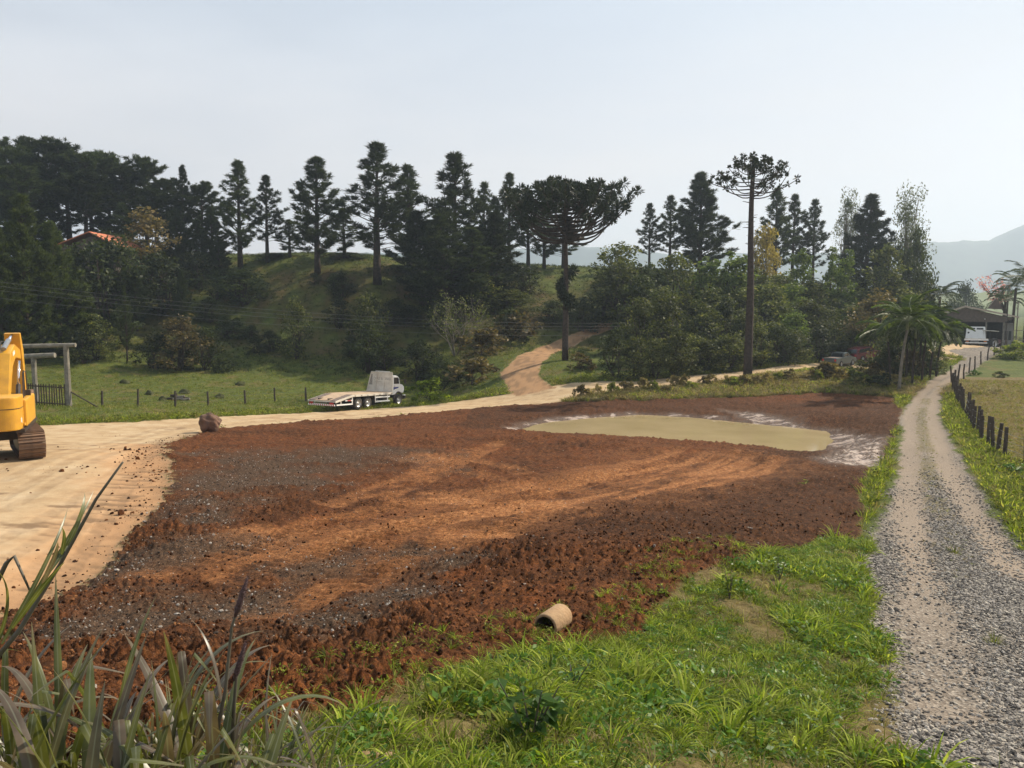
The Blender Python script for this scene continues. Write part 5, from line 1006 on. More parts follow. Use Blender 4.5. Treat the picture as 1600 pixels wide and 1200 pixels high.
MB().box((-2.2, 0, 1.4), (4.4, 2.2, .9)).build('cargo_box', M['whitepaint'], t, bevel=.03)
# second flatbed seen from its tail, in the shed mouth
x0, x1 = xat(1503, 530, 102.5), xat(1536, 530, 102.5); t = grounded('flatbed_truck', (x0 + x1) / 2 - .4, 101.0, R(29), 4, 'white flatbed truck backed into the shed mouth, high slotted headboard', 'truck'); w = (x1 - x0)
hb = MB().prism([(-w * .43, 1.1), (w * .43, 1.1), (w * .38, 2.75), (-w * .38, 2.75)], 3.6, 3.7, 'yz').build('headboard', M['whitepaint'], t, bevel=.02)
for a in (-1, 1): MB().box((3.59, a * w * .17, 2.48), (.03, w * .28, .22)).build('window_slot', M['glass'], hb)
MB().lathe([(0, .12), (-.02, .001)], (3.59, w * .3, 1.95), (1, 0, 0), 10).build('round_hole', M['blacksteel'], hb)
MB().box((1.6, 0, .98), (3.9, w * .95, .12)).build('deck', M['offwhite'], t); MB().box((-.35, 0, .86), (.1, w * .98, .14)).build('rear_beam', M['whitepaint'], t, bevel=.02); MB().box((-.4, 0, .48), (.1, w * .9, .13)).build('rear_bumper', M['whitepaint'], t, bevel=.02)
MB().box((4.8, 0, 1.6), (1.9, w * .8, 1.9)).build('cab', M['whitepaint'], t, bevel=.1)
for s in (-1, 1): wheel(t, (.6, s * w * .38, .48), .48, .26, (0, -s, 0), dual=True); wheel(t, (5.0, s * w * .38, .48), .48, .26, (0, -s, 0)); MB().box((-.46, s * w * .36, .66), (.04, .3, .1)).build('tail_lamp', M['amber'], t)
# tractor at the right post
x = xat(1555, 535, 103); t = grounded('tractor', x - .6, 103.5, R(70), 1.6, 'dark tractor with pale canopy beside the right shed post', 'tractor')
for s in (-1, 1): wheel(t, (0, s * .75, .72), .72, .38, (0, -s, 0)); wheel(t, (1.9, s * .6, .42), .42, .25, (0, -s, 0))
MB().box((1.3, 0, 1.0), (1.6, .6, .6)).build('bonnet', M['winepaint'], t, bevel=.05); MB().box((.1, 0, 1.0), (.9, .9, .4)).build('seat_deck', M['blacksteel'], t, bevel=.03)
MB().box((.1, 0, 2.35), (1.5, 1.3, .08)).build('canopy', M['offwhite'], t, bevel=.02)
for a, b_ in ((-.5, -.5), (-.5, .5), (.7, -.5), (.7, .5)): MB().tube([(a, b_, 1.0), (a, b_, 2.35)], .03, 6).build('canopy_post', M['blacksteel'], t)
for p, ty, Y, lab, rad in [(1571, 470, 98, 'slim rusty pole in front of the right shed eave', .06), (1587, 473, 104, 'pale lamp pole with small cap right of the shed', .07)]:
    x = xat(p, 540, Y); g = h1(x, Y); hh = zat(ty, Y) - g; t = empty('pole', (x, Y, g), (0, 0, 0), lab, 'pole', 'poles by the shed'); MB().tube([(0, 0, -.3), (0, 0, hh)], [rad * 1.2, rad], 8).build('shaft', M['greywood'] if p > 1580 else M['post'], t)
    MB().box((0, 0, hh + .04), (.3, .3, .12)).build('cap', M['greywood'], t)
x = xat(1592, 520, 106); t = empty('cattle_rail', (x, 106, h1(x, 106)), (0, 0, 0), 'pale rail pen right of the lamp pole at the frame edge', 'rail')
for z_ in (.5, .9, 1.3, 2.6): MB().tube([(-.8, 0, z_), (2.5, 0, z_)], .04, 6).build('rail', M['greywood'], t)
for x_ in (-.8, .9, 2.5): MB().tube([(x_, 0, -.2), (x_, 0, 2.65)], .05, 6).build('post', M['greywood'], t)

# house with orange roof in the left wood
hxl, hxr, hY = xat(88, 375, 100), xat(186, 375, 100), 100.0; hx = (hxl + hxr) / 2; hg = h1(hx, hY); t = empty('house', (hx, hY, hg), (0, 0, 0), 'small house with orange tiled gable roof half hidden in the left wood', 'house')
zr = zat(364, hY) - hg; zl = zat(386, hY) - hg; wL, wR = hxl - hx, hxr - hx
MB().prism([(wL + .5, -2), (wR - .5, -2), (wR - .5, zl - .1), (.6, zr - .35), (wL + .5, zl - .1)], 0, 7).build('wall', M['gable'], t)
for sgn, (a, b_) in ((-1, (wL, .6)), (1, (.6, wR))):
    za, zb = (zl, zr) if sgn < 0 else (zr, zl)
    rf = MB().add([(a, -.8, za), (b_, -.8, zb), (b_, 7.6, zb), (a, 7.6, za), (a, -.8, za + .14), (b_, -.8, zb + .14), (b_, 7.6, zb + .14), (a, 7.6, za + .14)], [(0, 1, 2, 3), (4, 7, 6, 5), (0, 4, 5, 1), (1, 5, 6, 2), (2, 6, 7, 3), (3, 7, 4, 0)]).build('roof', M['rooftile'], t)
MB().box((.6, -.02, zl - 1.2), (1.0, .06, 1.0)).build('window', M['glass'], t)

# ------------------------------------------------------------------ gate, fences, wires
gY = 52.0; gx = xat(108, 635, gY); gg = h1(gx, gY); t = empty('timber_gate', (gx, gY, gg), (0, 0, 0), 'tall weathered timber gateway with picket gate behind the excavator', 'gate')
topz = zat(541, gY) - gg; lx = xat(-60, 541, gY) - gx
def tilted(b, nm, mt, par): return b.build(nm, mt, par, smooth=False)
MB().tube([(0, 0, -.3), (0, 0, topz)], [.20, .17], 8).build('post', M['greywood'], t); MB().tube([(lx, 0, -.3), (lx, 0, topz)], [.20, .17], 8).build('post', M['greywood'], t)
MB().tube([(lx - .8, 0, topz - .25), (lx * .5, 0, topz - .02), (.65, 0, topz + .08)], [.17, .15, .14], 8).build('beam', M['greywood'], t)
bx2 = xat(54, 590, 60) - gx; bz = h1(xat(54, 590, 60), 60) - gg; tb = zat(557, 60) - gg
MB().tube([(bx2, 8, bz - .2), (bx2, 8, tb)], [.2, .18], 8).build('post', M['greywood'], t); MB().tube([(xat(-60, 560, 60) - gx, 8, tb - .25), (xat(86, 556, 60) - gx, 8, tb + .1)], [.22, .2], 8).build('beam', M['greywood'], t)
MB().tube([(.15, 0, zat(612, gY) - gg), (xat(148, 637, gY) - gx, .4, h1(xat(148, 637, gY), gY) - gg)], .05, 6).build('brace', M['post'], t)
gp_ = empty('gate_leaf', (0, 0, 0)); gp_.parent = t
gl = MB().box((0, 0, 0), (.05, .05, .05)); x0 = xat(26, 620, gY + 1) - gx
lf = MB().tube([(x0, 1.0, .25), (-.15, 0, .15)], .05, 6).build('rail', M['post'], gp_); MB().tube([(x0, 1.0, 1.35), (-.15, 0, 1.25)], .05, 6).build('rail', M['post'], gp_)
pkt = None
for i in range(20):
    k = i / 19; x_ = x0 + (-.2 - x0) * k
    if pkt is None: pkt = MB().box((0, 0, .72), (.07, .035, 1.44)).build('picket', M['post'], gp_); o = pkt
    else: o = link('picket', pkt.data, None, gp_)
    o.location = (x_, (1 - k) - .07, .02 + random.uniform(-.04, .04)); o.rotation_euler = (0, random.uniform(-.04, .04), 0)
def post_fence(name, label, base, hts, rad, wires, group=None):
    b0 = base[0]; t = empty(name, (b0[0], b0[1], h1(*b0)), (0, 0, 0), label, 'fence', group); tops = []
    meshes = []
    for k in range(4): meshes.append(None)
    for i, (x, y) in enumerate(base):
        k = i % 4; z = h1(x, y); hh = hts * (.9 + .22 * random.random())
        if meshes[k] is None:
            b = MB().tube([(0, 0, -.35), (random.uniform(-.03, .03), 0, .5), (random.uniform(-.06, .06), random.uniform(-.04, .04), 1.0)], [rad, rad * random.uniform(.85, 1.05), rad * .85], 7); o = b.build('post', M['post'], t); meshes[k] = o.data
        else: o = link('post', meshes[k], None, t)
        o.location = (x - b0[0], y - b0[1], z - h1(*b0)); o.scale = (1, 1, hh); o.rotation_euler = (random.gauss(0, .035), random.gauss(0, .05), random.random() * 6); tops.append((x - b0[0], y - b0[1], z - h1(*b0), hh))
    for f in wires:
        MB().tube([(x, y, z + min(hh, hts) * f) for x, y, z, hh in tops], .008, 4, False).build('wire', M['wire'], t)
    return t
post_fence('pasture_fence', 'wire fence of six dark posts along the green pasture', [(xat(p, q, Y), Y) for p, q, Y in [(160, 637, 57), (215, 635, 58.5), (274, 637, 59), (325, 634, 61), (383, 631, 64), (430, 628, 67), (478, 625, 70)]], 1.25, .085, (.35, .65, .9))
poly = ground_px([(1690, 790), (1640, 755), (1604, 728), (1573, 716), (1548, 702), (1533, 685), (1520, 668), (1509, 651), (1501, 637), (1495, 625), (1490, 613), (1488, 603)], H)
pts = []; d0 = 0
for (a, b_), (c, d) in zip(poly[:-1], poly[1:]):
    L = math.hypot(c - a, d - b_); n = max(1, round(L / 1.15))
    for i in range(n): pts.append((a + (c - a) * i / n + random.gauss(0, .05), b_ + (d - b_) * i / n + random.gauss(0, .12)))
post_fence('drive_fence', 'row of close crooked dark fence posts right of the gravel drive', pts, 1.35, .085, (.3, .55, .8))
post_fence('far_fence', 'sparse thin fence posts climbing towards the shed right of the drive', ground_px([(1487, 601), (1497, 597), (1506, 592), (1514, 583), (1523, 578), (1533, 570), (1543, 562), (1553, 556), (1563, 551), (1573, 547)], H), 1.4, .07, (.5, .85))
# power lines between two poles
pA = np.array(at(-330, 395, 54)); pB = np.array(at(1285, 486, 98))
for nm, P0, lab in (('utility_pole', pA, 'wooden utility pole outside the left frame edge'), ('utility_pole', pB, 'wooden utility pole buried in the thicket')):
    g = h1(P0[0], P0[1]); t = empty(nm, (P0[0], P0[1], g), (0, 0, 0), lab, 'pole', 'utility poles'); MB().tube([(0, 0, -.5), (0, 0, P0[2] - g + .4)], [.15, .10], 8).build('shaft', M['greywood'], t); MB().box((0, 0, P0[2] - g), (.12, 1.8, .12)).build('crossarm', M['greywood'], t)
for i, (dz, dy) in enumerate(((0, -.8), (-.35, -.3), (-.7, .3), (-1.3, .8))):
    pt = []
    for k in np.linspace(0, 1, 40):
        q = pA * (1 - k) + pB * k; q = q + np.array([0, dy, dz]); q[2] -= 4 * k * (1 - k) * 2.9; pt.append(tuple(q))
    tag(MB().tube(pt, .010, 5, False).build('power_line', M['cable']), '%s of the four thin overhead wires sagging across the hillside' % ('topmost', 'second from top', 'third from top', 'lowest')[i], 'wire', 'overhead wires')

# ------------------------------------------------------------------ boulder, pipe, logs, mounds
import bmesh
def rock(name, seed, sub, amp, sx=(1, 1, 1)):
    bm = bmesh.new(); bmesh.ops.create_icosphere(bm, subdivisions=sub, radius=.5); rr_ = np.random.default_rng(seed); pl = unit(rr_.normal(size=(9, 3))); dd = .36 + .12 * rr_.random(9); ph = rr_.random((6, 3)) * 6
    for v in bm.verts:
        p = np.array(v.co)
        for n_, d_ in zip(pl, dd):
            e_ = p @ n_ - d_
            if e_ > 0: p = p - n_ * e_ * .85
        p = p * (1 + amp * sum(math.sin(p @ (pl[k] * (6 + 5 * k)) + ph[k, 0]) / (k + 2) for k in range(5))); v.co = p * np.array(sx)
    me = bpy.data.meshes.new(name); bm.to_mesh(me); bm.free(); me.update(); return me
g = ground_px([(325, 676)], H)[0]; o = link('boulder', rock('boulder', 3, 5, .16, (1.25, 1.1, 1.18)), M['boulder'], None, (g[0], g[1] + .3, h1(g[0], g[1] + .3) + .42)); o.data.polygons.foreach_set('use_smooth', [True] * len(o.data.polygons)); tag(o, 'big brown boulder sitting at the road edge', 'boulder'); o.rotation_euler = (0, .2, .4)
g = ground_px([(853, 1006)], H)[0]; gz = h1(*g) + .06; t = empty('concrete_pipe', (g[0], g[1] + .05, gz), (0, 0, math.pi / 2 - R(30)), 'short stained concrete pipe lying open-ended on the soil', 'pipe')
t.scale = (.84, .84, .84); b = MB().lathe([(-.02, .15), (-.02, .178), (0, .185), (.5, .18), (.52, .17), (.52, .15)], (0, 0, .16), (1, 0, -.02), 28); b.build('outer_wall', M['concrete'], t, smooth=True)
MB().lathe([(-.019, .15), (.52, .148)], (0, 0, .16), (1, 0, -.02), 28).build('inner_wall', M['pipeinside'], t, smooth=True)
MB().lathe([(.50, .149), (.50, .001)], (0, 0, .16), (1, 0, -.02), 28).build('packed_soil', M['clod'], t)
g = ground_px([(277, 626)], H)[0]; t = empty('log_pile', (g[0], g[1], h1(*g)), (0, 0, 0), 'small heap of dark and pale cut logs on the pasture', 'logs')
for i, (x, y, z_, l, a, m) in enumerate([(-.5, 0, .16, .8, .1, 'bark'), (-.35, .2, .38, .6, -.3, 'bark'), (.1, -.1, .14, .9, .2, 'palebark'), (.45, .1, .14, 1.0, -.1, 'bark'), (.3, 0, .32, .7, .05, 'palebark'), (.75, -.1, .1, .7, .3, 'palebark'), (-.2, .1, .55, .35, 1.2, 'bark')]):
    MB().tube([(x - l / 2 * math.cos(a), y, z_ - .06 * math.sin(a * 3)), (x, y + .03, z_), (x + l / 2 * math.cos(a), y + .1 * math.sin(a), z_ + .05)], [.11, .12, .10], 8).build('log', M[m], t)
for i, (p, q, w, lab) in enumerate([(196, 599, 18, 'dark grassy mound at the far left of the pasture'), (254, 626, 13, 'low dark mound left of the log heap'), (288, 615, 16, 'low mound right above the log heap'), (342, 622, 16, 'mound between the fourth and fifth fence posts'), (233, 617, 16, 'flat mound beyond the second fence post'), (375, 602, 18, 'rough mound near the far pasture edge')]):
    g = ground_px([(p, q)], H)[0]; me = rock('grass_mound', 40 + i, 3, .2, (w / F * g[1], w / F * g[1] * .8, .75)); o = link('grass_mound', me, M['mound'], None, (g[0], g[1], h1(*g) + .02)); tag(o, lab, 'mound', 'mounds on the pasture')

# ------------------------------------------------------------------ scattered stuff (uncountable): geometry-node instances on ground points
def blades_mesh(name, n, L, w, spread, seed, seg=3, arch=.5, basr=.05):
    r_ = np.random.default_rng(seed); V = []; Fq = []
    for i in range(n):
        a = r_.random() * 6.283; l = L * (.5 + .7 * r_.random()); t0 = spread * (.25 + .9 * r_.random()); b0 = np.array([math.cos(a), math.sin(a), 0]) * basr * r_.random(); hd = np.array([math.cos(a), math.sin(a), 0.]); sd = np.array([-math.sin(a), math.cos(a), 0.]); tw = r_.normal(0, .4); sd = sd * math.cos(tw) + np.array([0, 0, 1]) * math.sin(tw) * .6
        p = b0.copy(); base = len(V); ang = t0
        for k in range(seg + 1):
            ww = w * (1 - (k / seg) ** 1.6) * (.55 + .45 * min(1, k / seg * 3)) if k < seg else .0008
            V.append(p - sd * ww / 2); V.append(p + sd * ww / 2)
            p = p + (hd * math.sin(ang) + np.array([0, 0, 1]) * math.cos(ang)) * l / seg; ang += arch * (.5 + r_.random())
        for k in range(seg): Fq.append((base + 2 * k, base + 2 * k + 1, base + 2 * k + 3, base + 2 * k + 2))
    return mesh_arrays(name, np.array(V), np.array(Fq))
def leafy_mesh(name, n, h, rad, size, seed):
    r_ = np.random.default_rng(seed); P = r_.normal(0, .5, (n, 3)) * np.array([rad, rad, 0]); P[:, 2] = h * r_.random(n) * (1 - .4 * np.minimum(1, np.hypot(P[:, 0], P[:, 1]) / rad)); return quadmesh(name, leafquads(P, size, r_, 1.2, .5))
_GN = {}
def scatter(name, protos, pts, scl, seed, kind='stuff', label='', tilt=.12, full=False, normal_up=True):
    """one stuff object: copies of small meshes on given points"""
    r_ = np.random.default_rng(seed); c = bpy.data.collections.new(name + '_kinds')
    for i, (me, mt) in enumerate(protos):
        o = bpy.data.objects.new('%s_kind_%02d' % (name, i), me); me.materials.clear(); me.materials.append(mt); c.objects.link(o)
    n = len(pts); me = bpy.data.meshes.new(name); me.vertices.add(n); me.vertices.foreach_set('co', np.asarray(pts, np.float32).ravel())
    rot = np.stack([r_.normal(0, tilt, n), r_.normal(0, tilt, n), r_.random(n) * 6.283], 1) if not full else r_.random((n, 3)) * 6.283
    for nm, ty, dat, key in (('rot', 'FLOAT_VECTOR', rot, 'vector'), ('scl', 'FLOAT', np.asarray(scl), 'value'), ('pick', 'INT', r_.integers(0, len(protos), n), 'value')):
        a = me.attributes.new(nm, ty, 'POINT'); a.data.foreach_set(key, np.asarray(dat, np.int32 if ty == 'INT' else np.float32).ravel())
    o = link(name, me); tag(o, label, None, None, kind)
    g = bpy.data.node_groups.new(name + '_nodes', 'GeometryNodeTree'); g.interface.new_socket('Geometry', in_out='INPUT', socket_type='NodeSocketGeometry'); g.interface.new_socket('Geometry', in_out='OUTPUT', socket_type='NodeSocketGeometry')
    gi = g.nodes.new('NodeGroupInput'); go = g.nodes.new('NodeGroupOutput'); ip = g.nodes.new('GeometryNodeInstanceOnPoints'); ci = g.nodes.new('GeometryNodeCollectionInfo'); ci.inputs['Collection'].default_value = c; ci.inputs['Separate Children'].default_value = True; ci.inputs['Reset Children'].default_value = True
    ip.inputs['Pick Instance'].default_value = True
    for nm, ty, sock in (('rot', 'FLOAT_VECTOR', 'Rotation'), ('scl', 'FLOAT', 'Scale'), ('pick', 'INT', 'Instance Index')):
        na = g.nodes.new('GeometryNodeInputNamedAttribute'); na.data_type = ty; na.inputs['Name'].default_value = nm; out = [q for q in na.outputs if q.enabled and q.name == 'Attribute'][0]; g.links.new(out, ip.inputs[sock])
    g.links.new(gi.outputs[0], ip.inputs['Points']); g.links.new(ci.outputs[0], ip.inputs['Instance']); g.links.new(ip.outputs[0], go.inputs[0])
    md = o.modifiers.new('scatter', 'NODES'); md.node_group = g; return o
LV = LK.V; LX, LY = LV[:, 0], LV[:, 1]; mk_ = LK.m
gmask = np.clip(1 - 1.6 * np.maximum(np.maximum(mk_['soil'], mk_['road']), mk_['grav']), 0, 1)
infrm = (np.abs(LX) < LY * .72 + .6)
GD = gdens(LX, LY)
# near grass bank
lush = [(blades_mesh('blade_tuft', 22, .30, .021, .75, 1, 4, .38, .07), M['lushgrass']), (blades_mesh('blade_tuft', 18, .24, .018, .85, 2, 4, .42, .07), M['lushgrass']), (blades_mesh('blade_tuft', 26, .19, .013, .7, 3, 3, .4, .08), M['grass']),
        (leafy_mesh('leaf_tuft', 40, .16, .16, .055, 4), M['weed']), (leafy_mesh('leaf_tuft', 46, .11, .17, .042, 5), M['grass'])]
w = gmask * infrm * (LY < 19) * (LX > -4) * sstep(-.30, .18, GD) * (.35 + sstep(-.3, .4, fbm(LX * 1.7, LY * 1.7, 3, 111)))
p, i, r_ = pick(w, 16500, 1); scatter('grass', lush, p - [0, 0, .01], (.35 + .75 * r_.random(len(p)) ** 1.5) * (.7 + .75 * sstep(-.1, .5, fbm(p[:, 0] * .8, p[:, 1] * .8, 3, 113))), 2, label='bright green grass and weeds on the near bank')
drym = [(blades_mesh('dry_tuft', 16, .16, .008, 1.0, 6, 3, .5, .08), M['drygrass']), (blades_mesh('dry_tuft', 14, .12, .008, 1.1, 7, 3, .4, .08), M['grass'])]
w = gmask * infrm * (LY < 19) * (LX > -4); p, i, r_ = pick(w, 2000, 3); scatter('dry_grass', drym, p, .6 + .7 * r_.random(len(p)), 4, label='short dry straw among the near grass')
# stragglers on the soil edge
w = mk_['soil'] * infrm * (LY < 16) * (LX > -2) * sstep(1.6, .0, -poly_sd(LX, LY, SOIL)); p, i, r_ = pick(w, 260, 5); scatter('grass', [lush[2], lush[4], lush[1]], p + [0, 0, .02], .35 + .5 * r_.random(len(p)), 6, label='stray sprouts of grass on the turned soil')
bankz = gmask * infrm * (LX > 4) * (LY > 57) * (LY < 80) * (poly_sd(LX, LY, ROAD) > .15) * (poly_sd(LX, LY, SOIL) < 9) * (LX < .62 * LY)
# right verge, median, pasture beyond the fence
mid = [(blades_mesh('verge_tuft', 20, .26, .018, .8, 8, 3, .4, .12), M['lushgrass']), (blades_mesh('verge_tuft', 18, .22, .02, .9, 9, 3, .5, .14), M['grass']), (leafy_mesh('verge_leaves', 34, .2, .24, .08, 10), M['grass']), (blades_mesh('verge_tuft', 16, .2, .016, .9, 12, 3, .4, .14), M['drygrass'])]
w = gmask * infrm * (LY > 14) * (LY < 66) * (LX > 9) * (poly_sd(LX, LY, GRAVEL) > .25) * (1 - .85 * (bankz > .3)); p, i, r_ = pick(w, 15000, 7); fx = np.interp(p[:, 1], [b_ for a_, b_ in poly][::-1] if poly[0][1] > poly[-1][1] else [b_ for a_, b_ in poly], [a_ for a_, b_ in poly][::-1] if poly[0][1] > poly[-1][1] else [a_ for a_, b_ in poly]); beyond = (p[:, 0] > fx) & (p[:, 1] > 30)
scatter('dry_grass', [mid[3], mid[3], mid[1]], p[beyond][::2], (.35 + .5 * r_.random(len(p[beyond][::2]))) * 1.3, 81, label='dry cropped grass beyond the right fence'); p = p[~beyond]; i = i[~beyond]
scatter('grass', [mid[0], mid[0], mid[1], mid[1], mid[2], mid[3]], p, (.5 + .9 * r_.random(len(p)) ** 2) * (1 + LY[i] / 90), 8, label='weedy green verge right of the gravel drive')
md_, _ = line_d(LX, LY, MEDIAN); w = sstep(.6, .1, md_) * (LY > 11) * (LY < 60); p, i, r_ = pick(w, 480, 9); scatter('grass', [mid[1], mid[3], mid[3]], p, .16 + .22 * r_.random(len(p)), 10, label='thin grass strip between the wheel tracks')
# pasture, road verge, bank, hill
short = [(blades_mesh('pasture_tuft', 14, .13, .016, .8, 13, 2, .5, .16), M['pasture']), (blades_mesh('pasture_tuft', 14, .11, .016, .9, 14, 2, .5, .16), M['pasture']), (blades_mesh('pasture_tuft', 12, .12, .014, .9, 15, 2, .5, .16), M['drygrass'])]
w = gmask * infrm * (LY > 38) * (LY < 92) * (LX < 8); p, i, r_ = pick(w, 15000, 11); scatter('grass', [short[0], short[0], short[1], short[1], short[2]], p, (.7 + .9 * r_.random(len(p))) * 1.3, 12, label='short green pasture grass behind the fence')
bankt = [(blades_mesh('bank_straw', 20, .62, .028, .9, 18, 4, .55, .16), M['drygrass']), (blades_mesh('bank_straw', 18, .5, .03, .8, 19, 4, .6, .16), M['brownleaf']), (blades_mesh('bank_straw', 18, .4, .026, .9, 20, 3, .5, .16), M['grass'])]
p, i, r_ = pick(bankz, 5200, 61); scatter('dry_grass', [bankt[0], bankt[0], bankt[1], bankt[1], bankt[2]], p, .6 + .8 * r_.random(len(p)), 62, label='dry straw and brush over the bank between road and pond')
rd = poly_sd(LX, LY, ROAD); w = gmask * infrm * (1 - .8 * (bankz > .3)) * sstep(3.2, .3, rd) * (LY > 38) * (LY < 95); p, i, r_ = pick(w, 5200, 13); scatter('grass', [mid[0], mid[1], mid[2], mid[3]], p, (.5 + .9 * r_.random(len(p)) ** 1.5) * 1.35, 14, label='ragged grass and weeds along the dirt road edges')
w = gmask * infrm * (LY > 84) * (LY < 128); p, i, r_ = pick(w, 20000, 15); hillt = [(blades_mesh('hill_tuft', 14, .36, .04, .8, 16, 2, .5, .3), M['hillgrass_shade']), (blades_mesh('hill_tuft', 12, .30, .04, .9, 17, 2, .5, .3), M['hillgrass_shade'])]
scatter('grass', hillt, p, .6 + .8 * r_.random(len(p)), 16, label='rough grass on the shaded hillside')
# clods, stones
ROCKS = [rock('clod_shape', 100 + k, 2, .16, (1, .85, .7)) for k in range(5)]; ROCKS1 = [rock('stone_shape', 200 + k, 1, .05, (1, .75, .5)) for k in range(6)]
rough = mk_['soil'] * (1 - .85 * np.clip(mk_['comp'] + mk_['orange'], 0, 1)) * sstep(.2, 1.0, mk_['psd'])
w = rough * (1 - .8 * mk_['grey']) * infrm * (LY < 30) * sstep(30, 7, LY) ** 1.5; p, i, r_ = pick(w, 15000, 17); sc_ = .012 + .07 * r_.random(len(p)) ** 5
scatter('soil_clods', [(m_.copy(), M['clod']) for m_ in ROCKS], p + np.stack([0 * sc_, 0 * sc_, sc_ * .12], 1), sc_, 18, label='loose brown clods strewn over the turned soil', full=True)
w = mk_['soil'] * np.clip(mk_['grey'] + .05, 0, 1) * infrm * (LY < 36) * sstep(44, 8, LY); p, i, r_ = pick(w, 10000, 19); sc_ = (.014 + .045 * r_.random(len(p)) ** 4) * (1 + LY[i] / 70)
scatter('gravel', [(m_.copy(), M['greyclod'] if k < 4 else M['palestone']) for k, m_ in enumerate(ROCKS1)], p, sc_, 20, label='grey stony rubble spread on the soil', full=True)
wh_ = np.min([line_d(LX, LY, l)[0] for l in WHEELS], 0); w = mk_['grav'] * infrm * (LY < 34) * sstep(36, 7, LY) * (.12 + .88 * sstep(.15, .7, wh_ + .25 * fbm(LX * 2, LY * 2, 3, 141))) * (.25 + .75 * sstep(-.4, .3, fbm(LX * .7, LY * .35, 4, 140))); p, i, r_ = pick(w, 42000, 21); sc_ = (.018 + .055 * r_.random(len(p)) ** 2.6) * (1 + LY[i] / 60)
scatter('gravel', [(m_.copy(), M['stone'] if k < 5 else M['palestone']) for k, m_ in enumerate(ROCKS1)], p + np.stack([0 * sc_, 0 * sc_, sc_ * .05], 1), sc_, 22, label='loose grey stones of the gravel drive', tilt=.35)
w = mk_['road'] * infrm * (LY < 40) * (LX < -3) * (sstep(.1, .45, fbm(LX * .5, LY * .7, 3, 150)) + 2 * sstep(1.8, 0, poly_sd(LX, LY, SOIL) + fbm(LX * .8, LY * .8, 3, 151))); p, i, r_ = pick(w, 1200, 23); sc_ = .02 + .10 * r_.random(len(p)) ** 4
scatter('soil_clods', [(m_.copy(), M['clod']) for m_ in ROCKS], p, sc_, 24, label='dark crumbs of soil dropped on the pale earth', full=True)
# the larger pieces, one by one, as children of the ground they lie on
def pieces(name, parent, meshes, mats, w, n, s0, s1, seed, sink=.1, flat=False):
    p, i, r_ = pick(w, n, seed); ms = []
    for k, m_ in enumerate(meshes): m2 = m_.copy(); m2.materials.clear(); m2.materials.append(mats[k % len(mats)]); ms.append(m2)
    for k in range(n):
        o = link(name, ms[k % len(ms)], None, parent); s_ = s0 + (s1 - s0) * r_.random() ** 2; o.location = p[k] + [0, 0, s_ * sink]; o.scale = (s_, s_, s_); o.rotation_euler = (r_.normal(0, .3), r_.normal(0, .3), r_.random() * 6.28) if flat else tuple(r_.random(3) * 6.28)
pieces('stone', GROUND['gravel_road'], ROCKS1, [M['stone'], M['stone'], M['palestone']], mk_['grav'] * infrm * (LY < 16), 150, .05, .12, 31, .1, True)
pieces('clod', GROUND['excavated_soil'], ROCKS, [M['clod']], rough * infrm * (LY < 22), 110, .07, .13, 32, .02)
pieces('stone', GROUND['excavated_soil'], ROCKS1, [M['palestone'], M['greyclod']], mk_['soil'] * np.clip(mk_['grey'], 0.05, 1) * infrm * (LY < 24), 70, .06, .13, 33, .15, True)
pieces('clod', GROUND['dirt_road'], ROCKS, [M['clod']], mk_['road'] * infrm * (LY < 36) * (LX < -5) * sstep(0.1, .4, fbm(LX * .5, LY * .7, 3, 150)), 26, .08, .22, 34, .1)

# ------------------------------------------------------------------ weeds, slab, road tuft
def weed(px, py, hgt, label, seed, leaf=.10, n=34, mat='weed', spread=.5, name='weed'):
    g = ground_px([(px, py)], H)[0]; r_ = np.random.default_rng(seed); e = empty(name, (g[0], g[1], h1(*g)), (0, 0, 0), label, 'weed', 'broadleaf weeds'); b = MB(); V = []
    for s_ in range(5):
        a = r_.random() * 6.28; tp = np.array([math.cos(a) * spread * hgt * r_.random(), math.sin(a) * spread * hgt * r_.random(), hgt * (.6 + .4 * r_.random())]); b.tube([(0, 0, -.02), tuple(tp * .5 + [0, 0, .05 * hgt]), tuple(tp)], [.008, .006, .003], 5)
        for k in range(n // 5):
            t_ = .25 + .75 * r_.random(); c = tp * t_; az = r_.random() * 6.28; d = np.array([math.cos(az), math.sin(az), .1 + .35 * r_.random()]); sd = np.array([-math.sin(az), math.cos(az), 0]); L = leaf * (.6 + .7 * r_.random()); V += [c, c + d * L * .5 - sd * L * .24, c + d * L + np.array([0, 0, -.25 * L]), c + d * L * .5 + sd * L * .24]
    b.build('stem', M['stem'], e); link('leaves', quadmesh('leaves', np.array(V)), M[mat], e); return e
weed(830, 1165, .42, 'large broad-leaved dark green weed at the bottom of the near bank', 1, .13, 50); weed(893, 1085, .34, 'upright weed right below the concrete pipe', 2, .09, 36); weed(1140, 935, .5, 'tall leafy weed at the soil edge, left of the bank tuft', 3, .12, 44, 'lushgrass', .35); weed(1218, 905, .45, 'tall thin weed on the far grass patch by the soil', 4, .10, 34, 'weed', .3)
weed(720, 1030, .22, 'small sprout of pale grass on the soil left of the pipe', 5, .10, 26, 'lushgrass', .5); weed(955, 962, .14, 'tiny green sprout on the soil right of the pipe', 6, .14, 10, 'lushgrass', .9); weed(1255, 762, .3, 'small green weed on the dam crest slope', 7, .14, 30, 'lushgrass', .8); weed(1040, 935, .22, 'sprout at the soil edge left of the tall leafy weed', 8, .1, 26, 'lushgrass', .7); weed(1588, 745, .6, 'leafy dark weed below the right fence posts', 9, .16, 60, 'weed', .6)
